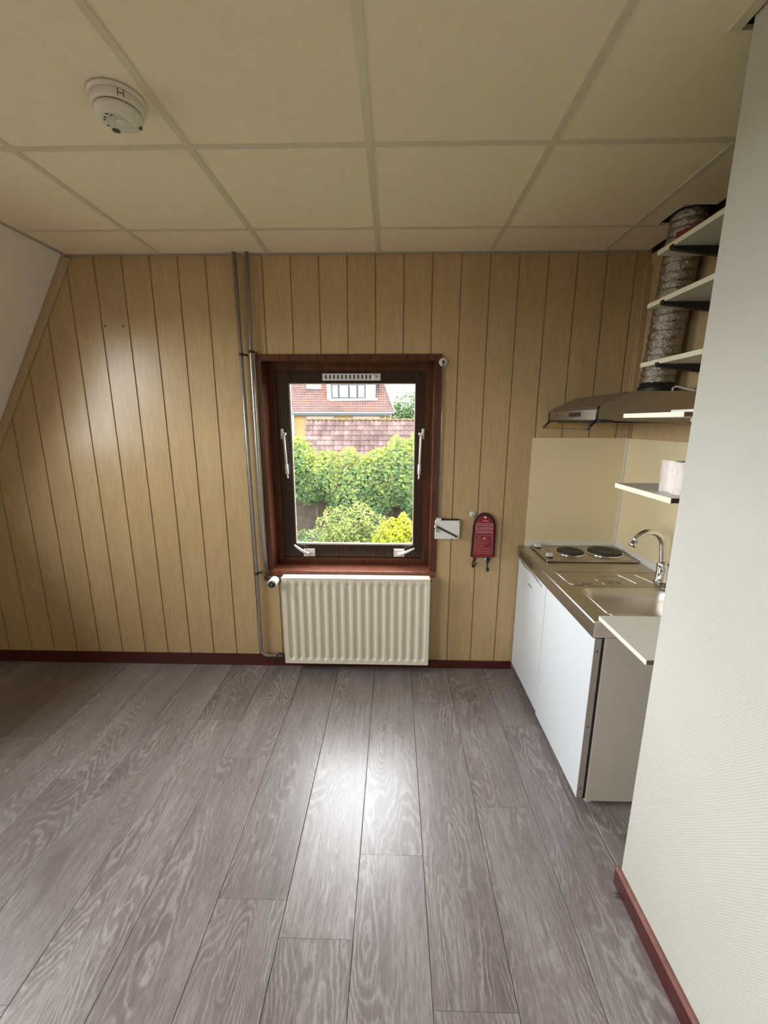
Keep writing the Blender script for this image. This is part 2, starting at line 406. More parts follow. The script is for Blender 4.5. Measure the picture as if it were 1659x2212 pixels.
    def mesh(s, name, mat):
        me = bpy.data.meshes.new(name); me.from_pydata(s.v, [], s.f); me.update()
        me.polygons.foreach_set('use_smooth', s.sm)
        bm = bmesh.new(); bm.from_mesh(me)
        bmesh.ops.remove_doubles(bm, verts=bm.verts, dist=1e-6)
        bmesh.ops.recalc_face_normals(bm, faces=bm.faces); bm.to_mesh(me); bm.free()
        if mat: me.materials.append(MT[mat] if isinstance(mat, str) else mat)
        return me
    def build(s, name, mat, parent=None):
        o = bpy.data.objects.new(name, s.mesh(name, mat)); COL.objects.link(o)
        if parent: parent_keep(o, parent)
        return o
def parent_keep(o, p):
    o.parent = p
    o.matrix_parent_inverse = Matrix.Translation(p_loc(p)).inverted()
def p_loc(p):
    l = Vector(p.location)
    q = p.parent
    return l if q is None or p.type != 'EMPTY' else l
def tag(o, label, cat=None, group=None, kind=None):
    o['label'] = label
    if cat: o['category'] = cat
    if group: o['group'] = group
    if kind: o['kind'] = kind
    return o
def thing(name, loc, label, cat=None, group=None, kind=None):
    o = bpy.data.objects.new(name, None); COL.objects.link(o); o.location = loc; o.empty_display_size = .1
    return tag(o, label, cat, group, kind)
def arc(cx, cz, r, a0, a1, n):
    return [(cx + r * math.cos(math.radians(a0 + (a1 - a0) * i / n)), cz + r * math.sin(math.radians(a0 + (a1 - a0) * i / n))) for i in range(n + 1)]

# ================================================================== THE SETTING
# ---- floor: laminate planks laid along y
floor = MB().box(-3.35, 1.75, YB - .1, D + .02, -.14, -.012).build('floor', 'groove')
tag(floor, 'floor of grey oak laminate planks running towards the window wall', kind='structure')
PW = 0.2375; PX0 = -0.0275
END = {-3: [1.692], 0: [1.25], -2: [1.09], -1: [.985, 2.28], -5: [.811], 1: [.831, 2.12], -4: [1.95], 2: [1.46, .25], 3: [.55, 1.95], -6: [1.55], -7: [.9, 2.2], -8: [1.8]}
for k in range(-14, 8):
    x0 = PX0 + PW * k; x1 = min(x0 + PW, 1.74)
    if x0 > 1.7: continue
    ends = sorted(END.get(k, [random.uniform(.2, 2.2)]))
    first = ends[0]
    while first > YB: first -= 1.29; ends.insert(0, first)
    ys = [YB - .08] + [e for e in ends if YB - .08 < e < D] + [D + .012]
    for a_, b_ in zip(ys[:-1], ys[1:]):
        g = .0011
        w2, l2 = (x1 - x0) / 2 - g * .8, (b_ - a_) / 2 - .0002
        m = MB(); c = .0012
        lo = [(-w2, -l2), (w2, -l2), (w2, l2), (-w2, l2)]; hi = [(-w2 + c, -l2 + c * .2), (w2 - c, -l2 + c * .2), (w2 - c, l2 - c * .2), (-w2 + c, l2 - c * .2)]
        m.add([(x, y, -.010) for x, y in lo] + [(x, y, -c * .8) for x, y in lo] + [(x, y, 0) for x, y in hi],
              [(0, 1, 5, 4), (1, 2, 6, 5), (2, 3, 7, 6), (3, 0, 4, 7), (4, 5, 9, 8), (5, 6, 10, 9), (6, 7, 11, 10), (7, 4, 8, 11), (8, 9, 10, 11), (3, 2, 1, 0)])
        p = m.build('plank', 'floor'); p.location = ((x0 + x1) / 2, (a_ + b_) / 2, 0)
        p.parent = floor

# ---- back wall: solid body with the window opening, grooved panels in front
WX0, WX1, WZ0, WZ1 = -.700, .350, .643, 1.967
bw = MB()
for b in ((-3.4, WX0, 0, 2.9), (WX1, 1.75, 0, 2.9), (WX0, WX1, 0, WZ0), (WX0, WX1, WZ1, 2.9)):
    bw.box(b[0], b[1], D + .0065, D + .26, b[2] - .14 if b[2] == 0 else b[2], b[3])
wall_back = bw.build('wall_back', 'groove')
tag(wall_back, 'window wall clad in vertical pale wood-print panels', kind='structure')
PNW = .15595; G0 = -1.578
for k in range(-9, 20):
    x0 = G0 + PNW * k + .0036; x1 = G0 + PNW * (k + 1) - .0036
    x1 = min(x1, XN - .001)
    polys = []
    zt = H + .03; zb = .0
    if x1 <= WX0 or x0 >= WX1: polys = [[(x0, zb), (x1, zb), (x1, zt), (x0, zt)]]
    elif x0 < WX0: polys = [[(x0, zb), (x1, zb), (x1, WZ0), (WX0, WZ0), (WX0, WZ1), (x1, WZ1), (x1, zt), (x0, zt)]]
    elif x1 > WX1: polys = [[(x0, zb), (x1, zb), (x1, zt), (x0, zt), (x0, WZ1), (WX1, WZ1), (WX1, WZ0), (x0, WZ0)]]
    else: polys = [[(x0, zb), (x1, zb), (x1, WZ0), (x0, WZ0)], [(x0, WZ1), (x1, WZ1), (x1, zt), (x0, zt)]]
    for pl in polys:
        if x0 < slope_x(zt) + .02:
            za, zc = min(zt, slope_z(x0) + .03), min(zt, slope_z(x1) + .03)
            pl = [(x0, zb), (x1, zb), (x1, max(zc, .05)), (x0, max(za, .02))]
        cx = (x0 + x1) / 2
        m = MB().poly_y([(x - cx, z) for x, z in pl], 0, .0085)
        o = m.build('wall_panel', 'panel'); o.location = (cx, D, 0); o.parent = wall_back
# screw holes left in a panel
for u in (227, 266):
    p = PY(u, 705, D)
    m = MB().lathe([(.0045, 0), (.0045, .0015)], (0, -.0012, 0), (0, 1, 0), 10).build('screw_hole', 'hole'); m.location = p; m.parent = wall_back

def strip_y(name, mat, pts, y0, y1, label, kind='structure'):
    o = MB().poly_y(pts, y0, y1).build(name, mat); return tag(o, label, kind=kind)
# skirting on the window wall
b1 = MB().box(-3.2, -.60, D - .013, D - .0002, 0, .072).box(-3.2, -.6, D - .009, D - .0002, .072, .078).build('baseboard_back', 'skirt')
tag(b1, 'dark red skirting board along the panelled wall below the pipes', kind='structure')
b2 = MB().box(.30, .866, D - .013, D - .0002, 0, .052).build('baseboard_right', 'skirt')
tag(b2, 'low dark red skirting board between radiator and fridge', kind='structure')
b3 = MB().box(-.60, .30, D - .013, D - .0002, 0, .06).build('baseboard_middle', 'skirt')
tag(b3, 'dark red skirting board behind the radiator', kind='structure')

# ---- sloping side wall with openings for the unseen roof windows
def slab(y0, y1, z0, z1, m):
    a = [(slope_x(z0), y0, z0), (slope_x(z0), y1, z0), (slope_x(z1), y1, z1), (slope_x(z1), y0, z1)]
    b = [(x + N_OUT.x * .27, y, z + N_OUT.z * .27) for x, y, z in a]
    m.hexa(a, b)
sl = MB()
slab(YB, ROOF_WINDOWS[1][0], -.02, 2.75, sl); slab(ROOF_WINDOWS[1][1], ROOF_WINDOWS[0][0], -.02, 2.75, sl); slab(ROOF_WINDOWS[0][1], D + .2, -.02, 2.75, sl)
for ya, yb, RWZ0, RWZ1 in ROOF_WINDOWS: slab(ya, yb, -.02, RWZ0, sl); slab(ya, yb, RWZ1, 2.75, sl)
wl = sl.build('wall_left', 'slope'); tag(wl, 'white papered sloping attic wall meeting the ceiling', kind='structure')
def spt(y, z, off): return Vector((slope_x(z), y, z)) + N_OUT * off
for k_, (ya, yb, RWZ0, RWZ1) in enumerate(ROOF_WINDOWS):
    m = MB(); e = .06
    for a0, a1, c0, c1 in ((ya, ya + e, RWZ0, RWZ1), (yb - e, yb, RWZ0, RWZ1), (ya + e, yb - e, RWZ0, RWZ0 + e), (ya + e, yb - e, RWZ1 - e, RWZ1)):
        m.hexa([spt(a0, c0, .19), spt(a1, c0, .19), spt(a1, c1, .19), spt(a0, c1, .19)], [spt(a0, c0, .27), spt(a1, c0, .27), spt(a1, c1, .27), spt(a0, c1, .27)])
    w_ = m.build('window_%d' % (k_ + 2), 'white_enamel'); tag(w_, 'unseen white framed roof window in the sloping wall', kind='structure')
    q = [(ya + .05, RWZ0 + .05), (yb - .05, RWZ0 + .05), (yb - .05, RWZ1 - .05), (ya + .05, RWZ1 - .05)]
    MB().hexa([spt(a, b, .22) for a, b in q], [spt(a, b, .226) for a, b in q]).build('pane', 'glass').parent = w_

# ---- partition beside the kitchen niche, rear wall, niche wall
pt = MB().box(XP, 1.75, YB - .1, YP, -.02, 2.8).build('wall_right', 'partition')
tag(pt, 'white partition wall in ribbed wallpaper beside the kitchen niche', kind='structure')
rw = MB().box(-3.4, 1.75, YB - .2, YB - .08, -.14, 2.8).build('wall_rear', 'panel'); tag(rw, 'pale wood-print wall opposite the window', kind='structure')
wn = MB().box(XN + .0085, 1.75, YP + .001, D + .006, -.02, 2.8).build('wall_niche', 'void'); tag(wn, 'brown panelled side wall of the kitchen niche', kind='structure')  # black core paints in the darkness of the gap above the panel
MB().box(XN, XN + .0084, YP + .002, D - .001, 0, H - .012).build('wall_panel', 'panel').parent = wn
# skirting of the partition, worn at its free end
sk = MB().poly_y([(XP - .0145, 0), (XP, 0), (XP, .072), (XP - .008, .072), (XP - .0145, .062)], YB - .08, YP + .012)
bs = sk.build('baseboard_partition', 'skirt'); tag(bs, 'dark red skirting board along the white partition, its top edge worn', kind='structure')
MB().poly_y([(XP - .0147, .0625), (XP - .0002, .0724), (XP - .0002, .0732), (XP - .0085, .0732)], YB - .08, YP + .0122).build('worn_edge', 'skirt_top').parent = bs
MB().box(XP - .002, XP + .05, YP, YP + .012, 0, .05).build('return_end', 'skirt').parent = bs
for i in range(2):
    a = Vector((XP - .013, YP - .03 - .012 * i, .004)); MB().tube([a, a + Vector((-.02, .006, -.001))], .0014, 6).build('nail', 'dark_metal').parent = bs

# ---- trims
t1 = MB()
z0_, z1_ = .9, H
a = [Vector((slope_x(z) , 0, z)) for z in (z0_, z1_)]
dirv = (a[1] - a[0]).normalized(); nrm = Vector((dirv.z, 0, -dirv.x))
prof = [(0, 0), (.034, 0), (.036, -.006), (.028, -.016), (.012, -.026), (0, -.028)]
pts0 = [a[0] + nrm * p[0] + Vector((0, D + p[1], 0)) for p in prof]; pts1 = [a[1] + nrm * p[0] + Vector((0, D + p[1], 0)) for p in prof]
n = len(prof)
t1.add(pts0 + pts1, [(i, (i + 1) % n, (i + 1) % n + n, i + n) for i in range(n)] + [tuple(range(n)), tuple(range(2 * n - 1, n - 1, -1))])
tag(t1.build('trim_1', 'trim_wood'), 'beige moulding where sloping wall meets the panels', kind='structure')
t2 = MB().box(XN - .030, XN, D - .030, D - .002, 1.51, 2.42).box(XN - .036, XN - .026, D - .012, D - .001, 1.51, 2.42)
tag(t2.build('trim_2', 'trim_wood'), 'beige vertical corner moulding behind the duct', kind='structure')

# ---- suspended ceiling: tiles and T bars hung under a dark void
ceil = MB().box(-3.2, 1.75, YB - .2, D + .2, 2.78, 2.86).build('ceiling', 'void')  # deck coloured black to stand in for the unlit void
tag(ceil, 'suspended ceiling of cream square tiles in a metal grid', kind='structure')
XS = [-1.735, -1.2, -.6, 0, .6, 1.2, 1.435]
YS = [D, 2.185, 1.585, .985, .385, -.215, -.815, -1.415, YB - .08]
CE = .888; CY = 1.2
for i in range(len(XS) - 1):
    for j in range(len(YS) - 1):
        xa, xb, yb_, ya = XS[i], XS[i + 1], YS[j], YS[j + 1]
        pl = None
        if xa == .6 and yb_ <= .985: xb = CE
        elif xa == .6 and ya == .985: pl = [(xa, ya), (CE, ya), (CE, CY), (xb, CY), (xb, yb_), (xa, yb_)]
        elif xa == 1.2 and yb_ <= .985: continue
        elif xa == 1.2 and ya == .985: ya = CY
        elif xa == 1.2 and ya == 1.585: pl = [(xa, ya), (xb, ya), (xb, 1.998), (1.302, 1.998), (1.302, yb_), (xa, yb_)]
        if pl is None: pl = [(xa, ya), (xb, ya), (xb, yb_), (xa, yb_)]
        cx, cy = (xa + xb) / 2, (ya + yb_) / 2
        o = MB().poly_z([(x - cx, y - cy) for x, y in pl], 0, .012).build('ceiling_tile', 'tile')
        o.location = (cx, cy, H + .003); o.parent = ceil
def tbar(x0, x1, y0, y1, vertical):
    m = MB().box(x0, x1, y0, y1, H, H + .003)
    cx, cy = (x0 + x1) / 2, (y0 + y1) / 2
    if vertical: m.box(cx - .001, cx + .001, y0, y1, H + .0155, H + .04)
    else: m.box(x0, x1, cy - .001, cy + .001, H + .0155, H + .04)
    m.build('grid_bar', 'tbar').parent = ceil
for x in XS[1:-1]:
    y1 = D - .02; y0 = YB - .08 if x < 1 else CY + .003
    tbar(x - .012, x + .012, y0, y1, True)
for y in YS[1:-1]:
    for i in range(len(XS) - 1):
        xa, xb = XS[i] + .012, XS[i + 1] - .012
        if i == 0: xa = XS[0] + .022
        if y < 1.2 and XS[i] >= .6:
            if XS[i] >= 1.2: continue
            xb = CE - .026
        if XS[i] == 1.2: xb = 1.435 if y < 2 else 1.302
        tbar(xa, xb, y - .012, y + .012, False)
def angle(name, b, label, mat='angle'):
    tag(MB().box(*b).build(name, mat), label, kind='structure')
angle('trim_3', (-1.72, 1.43, D - .022, D - .0005, H - .0012, H + .0025), 'grey metal edge angle of the ceiling along the panelled wall')
angle('trim_4', (slope_x(H) + .001, slope_x(H) + .021, YB - .08, D - .023, H - .0012, H + .0025), 'grey metal edge angle of the ceiling along the sloping wall')
angle('trim_5', (CE - .027, CE, YB - .08, CY, H - .0012, H + .0028), 'cream metal edge angle of the ceiling beside the partition', 'tbar')

# ---- window in the panelled wall
win = thing('window_1', (-.178, D, .64), 'mahogany framed window with one top-hung pane in the panelled wall', kind='structure')
def wpart(m, name, mat): 
    o = m.build(name, mat); parent_keep(o, win); return o
def frame4(x0, x1, z0, z1, t, y0, y1, tt=None, tb=None):
    tt = tt or t; tb = tb or t
    m = MB()
    m.box(x0, x0 + t, y0, y1, z0, z1); m.box(x1 - t, x1, y0, y1, z0, z1)
    m.box(x0 + t, x1 - t, y0, y1, z1 - tt, z1); m.box(x0 + t, x1 - t, y0, y1, z0, z0 + tb)
    return m
CX0, CX1, CZ0, CZ1 = -.708, .358, .636, 1.975
wpart(MB().box(CX0, CX0 + .032, D - .012, D + .115, CZ0 + .038, CZ1), 'jamb', 'mahog')
wpart(MB().box(CX1 - .038, CX1, D - .012, D + .115, CZ0 + .038, CZ1), 'jamb', 'mahog')
wpart(MB().box(CX0 + .032, CX1 - .038, D - .012, D + .115, CZ1 - .037, CZ1), 'head_lining', 'mahog')
wpart(MB().rbox(CX0, CX1, D - .014, D + .118, CZ0, CZ0 + .038, .003), 'window_sill', 'sill')
wpart(frame4(CX0 + .03, CX1 - .036, CZ0 + .036, CZ1 - .035, .045, D + .115, D + .19, .04, .048), 'outer_frame', 'mahog')
SX0, SX1, SZ0, SZ1 = -.636, .281, .722, 1.902
sash = wpart(frame4(SX0, SX1, SZ0, SZ1, .079, D + .128, D + .18, .075, .084), 'sash', 'mahog_dark')
wpart(MB().box(SX0 + .075, SX1 - .058, D + .152, D + .157, SZ0 + .08, SZ1 - .07), 'pane', 'glass')
m = MB()
for b in ((SX1 - .079, SX1 - .062, SZ0 + .08, SZ1 - .07),): m.box(b[0], b[1], D + .130, D + .178, b[2], b[3])
# the sash stile on the hinge side is narrower than 79 mm
bpy.data.objects.remove(sash)
m = MB(); yA, yB_ = D + .128, D + .18
m.box(SX0, SX0 + .080, yA, yB_, SZ0, SZ1); m.box(SX1 - .062, SX1, yA, yB_, SZ0, SZ1)
m.box(SX0 + .08, SX1 - .062, yA, yB_, SZ1 - .074, SZ1); m.box(SX0 + .08, SX1 - .062, yA, yB_, SZ0, SZ0 + .084)
sash = wpart(m, 'sash', 'mahog_dark')
# pale glazing bead around the pane
m = frame4(SX0 + .079, SX1 - .061, SZ0 + .083, SZ1 - .073, .006, D + .142, D + .151)
wpart(m, 'glazing_bead', 'edge')
# ventilation grille in the top rail
gx0, gx1 = PY(696.5, 815, D + .125).x, PY(822.5, 815, D + .125).x
gz1, gz0 = PY(760, 807, D + .125).z, PY(760, 822, D + .125).z
gr = wpart(MB().rbox(gx0, gx1, D + .121, D + .1285, gz0, gz1, .002), 'vent_grille', 'white_enamel')
for i in range(12):
    x = gx0 + (gx1 - gx0) * (.062 + .069 * i)
    s_ = MB().box(x - .0045, x + .0045, D + .1203, D + .1212, gz0 + .009, gz1 - .008).build('slot', 'black'); s_.parent = gr
MB().lathe([(.0, -.004), (.013, -.004), (.015, 0)], (gx0 + (gx1 - gx0) * .895, D + .121, (gz0 + gz1) / 2), (0, 1, 0), 20).build('slide_knob', 'white_enamel').parent = gr
for x in (gx0 + .006, gx1 - .006): MB().lathe([(.0025, -.001), (.0025, 0)], (x, D + .1209, (gz0 + gz1) / 2), (0, 1, 0), 8).build('screw', 'dark_metal').parent = gr
# telescopic stays at both sides of the sash
for (ut, vt, ub, vb, sgn) in ((609, 936, 618, 1033, 1), (914, 936, 909, 1035, -1)):
    yy = D + .105
    a_ = PY(ut, vt, yy); b_ = PY(ub, vb, yy)
    st = wpart(MB().rbox(a_.x - .008, a_.x + .008, yy - .004, D + .118, a_.z - .035, a_.z + .028, .003), 'stay_bracket', 'white_enamel')
    d_ = b_ - a_
    off = Vector((sgn * .012, -.008, 0))
    t_ = MB().tube([a_ + off + d_ * .02, a_ + off + d_ * .75], .0075, 10).tube([a_ + off + d_ * .68, a_ + off + d_ * .90], .0105, 10).build('stay_tube', 'white_enamel'); t_.parent = st; t_.matrix_parent_inverse = st.matrix_world.inverted()
    k_ = MB().rbox(a_.x - .016 + off.x, a_.x + .016 + off.x, yy - .02, yy - .002, a_.z - .012, a_.z + .004, .003).build('pivot', 'white_enamel'); k_.parent = st
    e_ = MB().tube([a_ + off + d_ * .9, a_ + off + d_], .0045, 8).lathe([(0, -.006), (.007, -.002), (.007, .004), (0, .007)], a_ + off + d_ * .985, (0, 0, 1), 10).build('stay_end', 'chrome'); e_.parent = st
# lever fasteners on the bottom rail
for (pl, kn, tip, s_) in (((420, 505, 1608, 1665), (452, 1640), (345, 1577), 1), ((1120, 1203, 1610, 1668), (1163, 1645), (1282, 1605), -1)):
    q = 460 / 1659.; yy = D + .112
    p0 = PY(540 + pl[0] * q, 740 + pl[3] * q, yy); p1 = PY(540 + pl[1] * q, 740 + pl[2] * q, yy)
    fa = wpart(MB().rbox(p0.x, p1.x, yy - .002, D + .128, p0.z, p1.z, .002), 'fastener_plate', 'white_enamel')
    kc = PY(540 + kn[0] * q, 740 + kn[1] * q, yy); tc = PY(540 + tip[0] * q, 740 + tip[1] * q, yy - .035)
    MB().lathe([(.014, 0), (.014, .02), (.010, .024)], kc, (0, -1, 0), 16).build('pivot', 'white_enamel').parent = fa
    a_ = kc + Vector((0, -.018, 0)); mid = a_.lerp(tc, .5) + Vector((0, -.006, 0))
    MB().tube([a_, mid, tc], [.0095, .009, .006], 10).build('lever', 'white_enamel').parent = fa
    for dx in (.012,):
        for dz in (.012, -.010):
            MB().lathe([(.0022, -.001), (.0022, 0)], ((p0.x + p1.x) / 2 + (.6 if s_ > 0 else -.6) * (p1.x - p0.x) * .6, yy - .002, (p0.z + p1.z) / 2 + dz), (0, 1, 0), 8).build('screw', 'dark_metal').parent = fa

# ================================================================== THINGS ON THE PANELLED WALL
def child(m, name, mat, par):
    o = m.build(name, mat); o.parent = par
    if par.type == 'EMPTY': o.matrix_parent_inverse = Matrix.Translation(par.location).inverted()
    return o
# window winder: rosette, rod and crank box
wd = thing('window_winder', (.42, D, .895), 'white crank box with dark lever, steel cord and rosette beside the window', 'window winder')
rc = PY(957.5, 782, D - .016)
child(MB().lathe([(.023, 0), (.025, .004), (.025, .010), (.021, .014), (0, .015)], (rc.x, D - .0005, rc.z), (0, -1, 0), 24), 'rosette', 'rosette', wd)
child(MB().lathe([(.008, 0), (.008, .006), (0, .008)], (rc.x, D - .015, rc.z), (0, -1, 0), 12), 'cord_guide', 'black', wd)
child(MB().tube([(rc.x + .001, D - .020, rc.z), (rc.x + .003, D - .022, rc.z - .35), (.3665, D - .02, 1.018)], .0035, 8), 'cord_tube', 'steel_pipe', wd)
cbx = child(MB().rbox(.3445, .495, D - .030, D - .0005, .896, 1.012, .003), 'crank_box', 'white_enamel', wd)
child(MB().rbox(.352, .382, D - .032, D - .006, 1.008, 1.026, .003), 'cord_inlet', 'white_enamel', wd)
child(MB().box(.385, .493, D - .024, D - .001, 1.012, 1.018), 'box_back', 'hole', wd)
lv = child(MB().hexa([(.360, D - .037, .978), (.478, D - .037, .917), (.474, D - .037, .908), (.356, D - .037, .968)], [(.360, D - .0305, .978), (.478, D - .0305, .917), (.474, D - .0305, .908), (.356, D - .0305, .968)]), 'lever', 'dark_metal', wd)
child(MB().lathe([(.007, 0), (.007, .01), (.004, .012)], (.471, D - .037, .916), (0, -1, 0), 12), 'lever_knob', 'dark_metal', wd)
child(MB().tube([(.347, D - .036, .985), (.344, D - .04, .975), (.352, D - .04, .955), (.356, D - .036, .944)], [.006, .007, .006, .008], 10), 'crank_arm', 'chrome', wd)
for x, z in ((.490, 1.003), (.352, .992), (.352, .917), (.487, .902), (.448, .902)):
    child(MB().lathe([(.003, 0), (.003, .0012)], (x, D - .0302, z), (0, -1, 0), 8), 'screw', 'dark_metal', wd)

# fire blanket pouch with its print and pull straps
fb = thing('fire_blanket_pouch', (.646, D, .78), 'red fire blanket pouch with black piping and two hanging pull straps', 'fire blanket')
def pouch_outline(e, zb):
    x0, x1, xm = .573 + e, .7185 - e, .6475
    pts = [(x0, zb), (x1, zb), (.716 - e, .955)]
    r = .0685 - e
    pts += [(xm + r * math.cos(t), .962 + (.097 - e) * math.sin(t)) for t in [PI * i / 14 for i in range(0, 15)]]
    pts += [(.579 + e, .955)]
    return pts
child(MB().poly_y(pouch_outline(0, .780), D - .022, D - .002), 'piping', 'strap', fb)
pb = MB()
ol = pouch_outline(.0085, .776); n = len(ol); cxm, czm = .646, .90
ring2 = [(cxm + (x - cxm) * .93, czm + (z - czm) * .95) for x, z in ol]
vsx = [(x, D - .0225, z) for x, z in ol] + [(x, D - .034, z) for x, z in ring2] + [(x, D - .020, z) for x, z in ol]
pb.add(vsx, [(i, (i + 1) % n, (i + 1) % n + n, i + n) for i in range(n)] + [tuple(range(n, 2 * n))] + [(i + 2 * n, (i + 1) % n + 2 * n, (i + 1) % n, i) for i in range(n)] + [tuple(range(3 * n - 1, 2 * n - 1, -1))])
pouch = child(pb, 'pouch', 'red', fb)
child(MB().lathe([(.0035, .002), (.006, .003), (.0085, .001), (.0085, 0)], (.646, D - .034, 1.035), (0, -1, 0), 16), 'eyelet', 'chrome', fb)
YT = D - .0348
def text(body, x0, x1, z0, z1, y, mat, par, name='lettering'):
    c = bpy.data.curves.new(name, 'FONT'); c.body = body; c.align_x = 'LEFT'; c.size = 1; c.offset = .008
    o = bpy.data.objects.new(name, c); COL.objects.link(o)
    bpy.context.view_layer.update()
    xs = [v[0] for v in o.bound_box]; zs = [v[1] for v in o.bound_box]
    sx = (x1 - x0) / max(1e-6, max(xs) - min(xs)); sy = (z1 - z0) / max(1e-6, max(zs) - min(zs))
    dg = bpy.context.evaluated_depsgraph_get(); me = bpy.data.meshes.new_from_object(o.evaluated_get(dg))
    bpy.data.objects.remove(o)
    for v in me.vertices:
        v.co = Vector((x0 + (v.co.x - min(xs)) * sx, y, z0 + (v.co.y - min(zs)) * sy))
    me.materials.clear(); me.materials.append(MT[mat])
    o = bpy.data.objects.new(name, me); COL.objects.link(o); o.parent = par
    if par.type == 'EMPTY': o.matrix_parent_inverse = Matrix.Translation(par.location).inverted()
    return o
text('LÖSCHDECKE', .5915, .6955, .980, 1.004, YT, 'print', fb)
text('BLUSDEKEN', .591, .695, .9575, .9755, YT, 'print', fb)
text('COUVERTURE ANTI-FEU', .590, .6945, .934, .953, YT, 'print', fb)
fr = MB()
bx0, bx1, bz0, bz1 = .587, .697, .806, .922
for b in ((bx0, bx1, bz1 - .0012, bz1), (bx0, bx1, bz0, bz0 + .0012), (bx0, bx0 + .0012, bz0, bz1), (bx1 - .0012, bx1, bz0, bz1)):
    fr.box(b[0], b[1], YT - .0002, YT + .0004, b[2], b[3])
child(fr, 'print_border', 'print', fb)
m = MB().box(.627, .667, YT - .0002, YT + .0004, 1.010, 1.0125).box(.630, .660, YT - .0002, YT + .0004, 1.0135, 1.0155)
child(m, 'print_line', 'print', fb)
z = .892
for nl, wds in ((2, .085), (3, .07), (3, .05), (3, .088), (3, .09)):
    m = MB()
    for i in range(nl):
        m.box(.6, .6 + wds * (1 - .07 * (i % 2)), YT - .0002, YT + .0004, z - .0022, z); z -= .0047
    child(m, 'print_line', 'print_dim', fb)
    child(MB().lathe([(.0026, 0), (.0026, .0004)], (.5945, YT, z + .0047 * nl - .002), (0, -1, 0), 8), 'print_dot', 'print', fb)
    z -= .0034
for i in range(4):
    x = .604 + .006 * i
    child(MB().hexa([(x, YT - .0003, .912), (x + .0015, YT - .0003, .912), (x + .004 * (1 if i % 2 else -1), YT - .0003, .899), (x + .004 * (1 if i % 2 else -1) - .0015, YT - .0003, .899)], [(x, YT, .912), (x + .0015, YT, .912), (x + .004 * (1 if i % 2 else -1), YT, .899), (x + .004 * (1 if i % 2 else -1) - .0015, YT, .899)]), 'print_figure', 'print', fb)
child(MB().lathe([(.007, 0), (.007, .0004)], (.646, YT, .905), (0, -1, 0), 14), 'print_figure', 'print', fb)
child(MB().box(.63, .662, YT - .0002, YT + .0003, .8985, .901), 'print_figure', 'print', fb)
def ribbon(pts, wid, name, mat, par, th=.0022):
    """flat strap through pts; wid = list of half-width vectors"""
    m = MB(); vs = []
    for p, w_ in zip(pts, wid):
        p, w_ = Vector(p), Vector(w_)
        vs += [p - w_ + Vector((0, -th, 0)), p + w_ + Vector((0, -th, 0)), p + w_, p - w_]
    fs = []
    for i in range(len(pts) - 1):
        for k in range(4): fs.append((i * 4 + k, i * 4 + (k + 1) % 4, i * 4 + 4 + (k + 1) % 4, i * 4 + 4 + k))
    fs += [(3, 2, 1, 0), tuple(range(len(vs) - 4, len(vs)))]
    m.add(vs, fs); return child(m, name, mat, par)
yS = D - .012
ribbon([(.600, yS, .790), (.598, yS, .762), (.588, yS - .006, .742), (.584, yS - .010, .728), (.590, yS - .010, .716), (.604, yS - .006, .728), (.614, yS, .738)],
       [(.011, 0, 0), (.009, 0, .002), (.006, 0, .003), (.005, 0, .004), (.004, 0, .010), (.003, 0, .010), (.0015, 0, .006)], 'pull_strap', 'strap', fb)
ribbon([(.683, yS, .790), (.6815, yS, .762), (.679, yS, .735), (.677, yS - .003, .720), (.681, yS - .006, .700), (.680, yS - .006, .684)],
       [(.0125, 0, 0), (.011, 0, 0), (.006, 0, 0), (.0025, 0, 0), (.0085, 0, 0), (.0065, 0, 0)], 'pull_strap', 'strap', fb)
child(MB().hexa([(.668, D - .012, .79), (.676, D - .012, .79), (.672, D - .012, .757), (.659, D - .012, .760)], [(.668, D - .009, .79), (.676, D - .009, .79), (.672, D - .009, .757), (.659, D - .009, .760)]), 'care_tag', 'shelf', fb)
# round adhesive hook
hk = thing('wall_hook', (.58, D, 1.04), 'small pale round hook disc stuck beside the red pouch', 'hook')
hc = PY(1020.5, 1110, D)
child(MB().lathe([(.0185, 0), (.0185, .004), (.015, .007), (0, .0075)], (hc.x, D - .0004, hc.z), (0, -1, 0), 24), 'disc', 'rosette', hk)
child(MB().tube([(hc.x, D - .008, hc.z), (hc.x - .002, D - .014, hc.z - .012), (hc.x - .003, D - .017, hc.z - .02)], .003, 8), 'hook_tip', 'chrome', hk)

# ---- radiator
rad = thing('panel_radiator', (-.143, 2.40, .078), 'cream fluted panel radiator mounted below the window', 'radiator')
RX0, RX1, RZ0, RZ1, RY = -.600, .316, .078, .655, 2.386
m = MB()
nfl = 17; sub = 12
xs = [RX0]; f0 = PY(540 + 345 / 3.95, 1340, RY).x - .0235; f1 = PY(540 + 1474 / 3.95, 1340, RY).x + .0255
stepx = (f1 - f0) / nfl
cols = [RX0 + .001] + [f0 + stepx * i / sub for i in range(nfl * sub + 1)] + [RX1 - .001]
zs = [RZ0 + .001, RZ0 + .012] + [RZ0 + .024 + .004 * i for i in range(9)] + [RZ0 + .1 + i * (RZ1 - RZ0 - .19) / 6 for i in range(7)] + [RZ1 - .072 + .004 * i for i in range(9)] + [RZ1 - .012, RZ1 - .001]
zs = sorted(zs)
def depth(x, z):
    if x <= f0 or x >= f1: return 0
    t = ((x - f0) / stepx) % 1.0
    lx = abs(t - .5) * stepx
    hw = stepx * .30; ze0, ze1 = RZ0 + .040, RZ1 - .052
    dz = max(0, ze0 - z, z - ze1); d = math.hypot(lx, dz) if dz > 0 else lx
    q = (d - hw * .35) / (hw * .95)
    q = max(0, min(1, q)); return .0125 * (1 - q * q * (3 - 2 * q))
vsx = [(x, RY + depth(x, z), z) for z in zs for x in cols]; nc = len(cols)
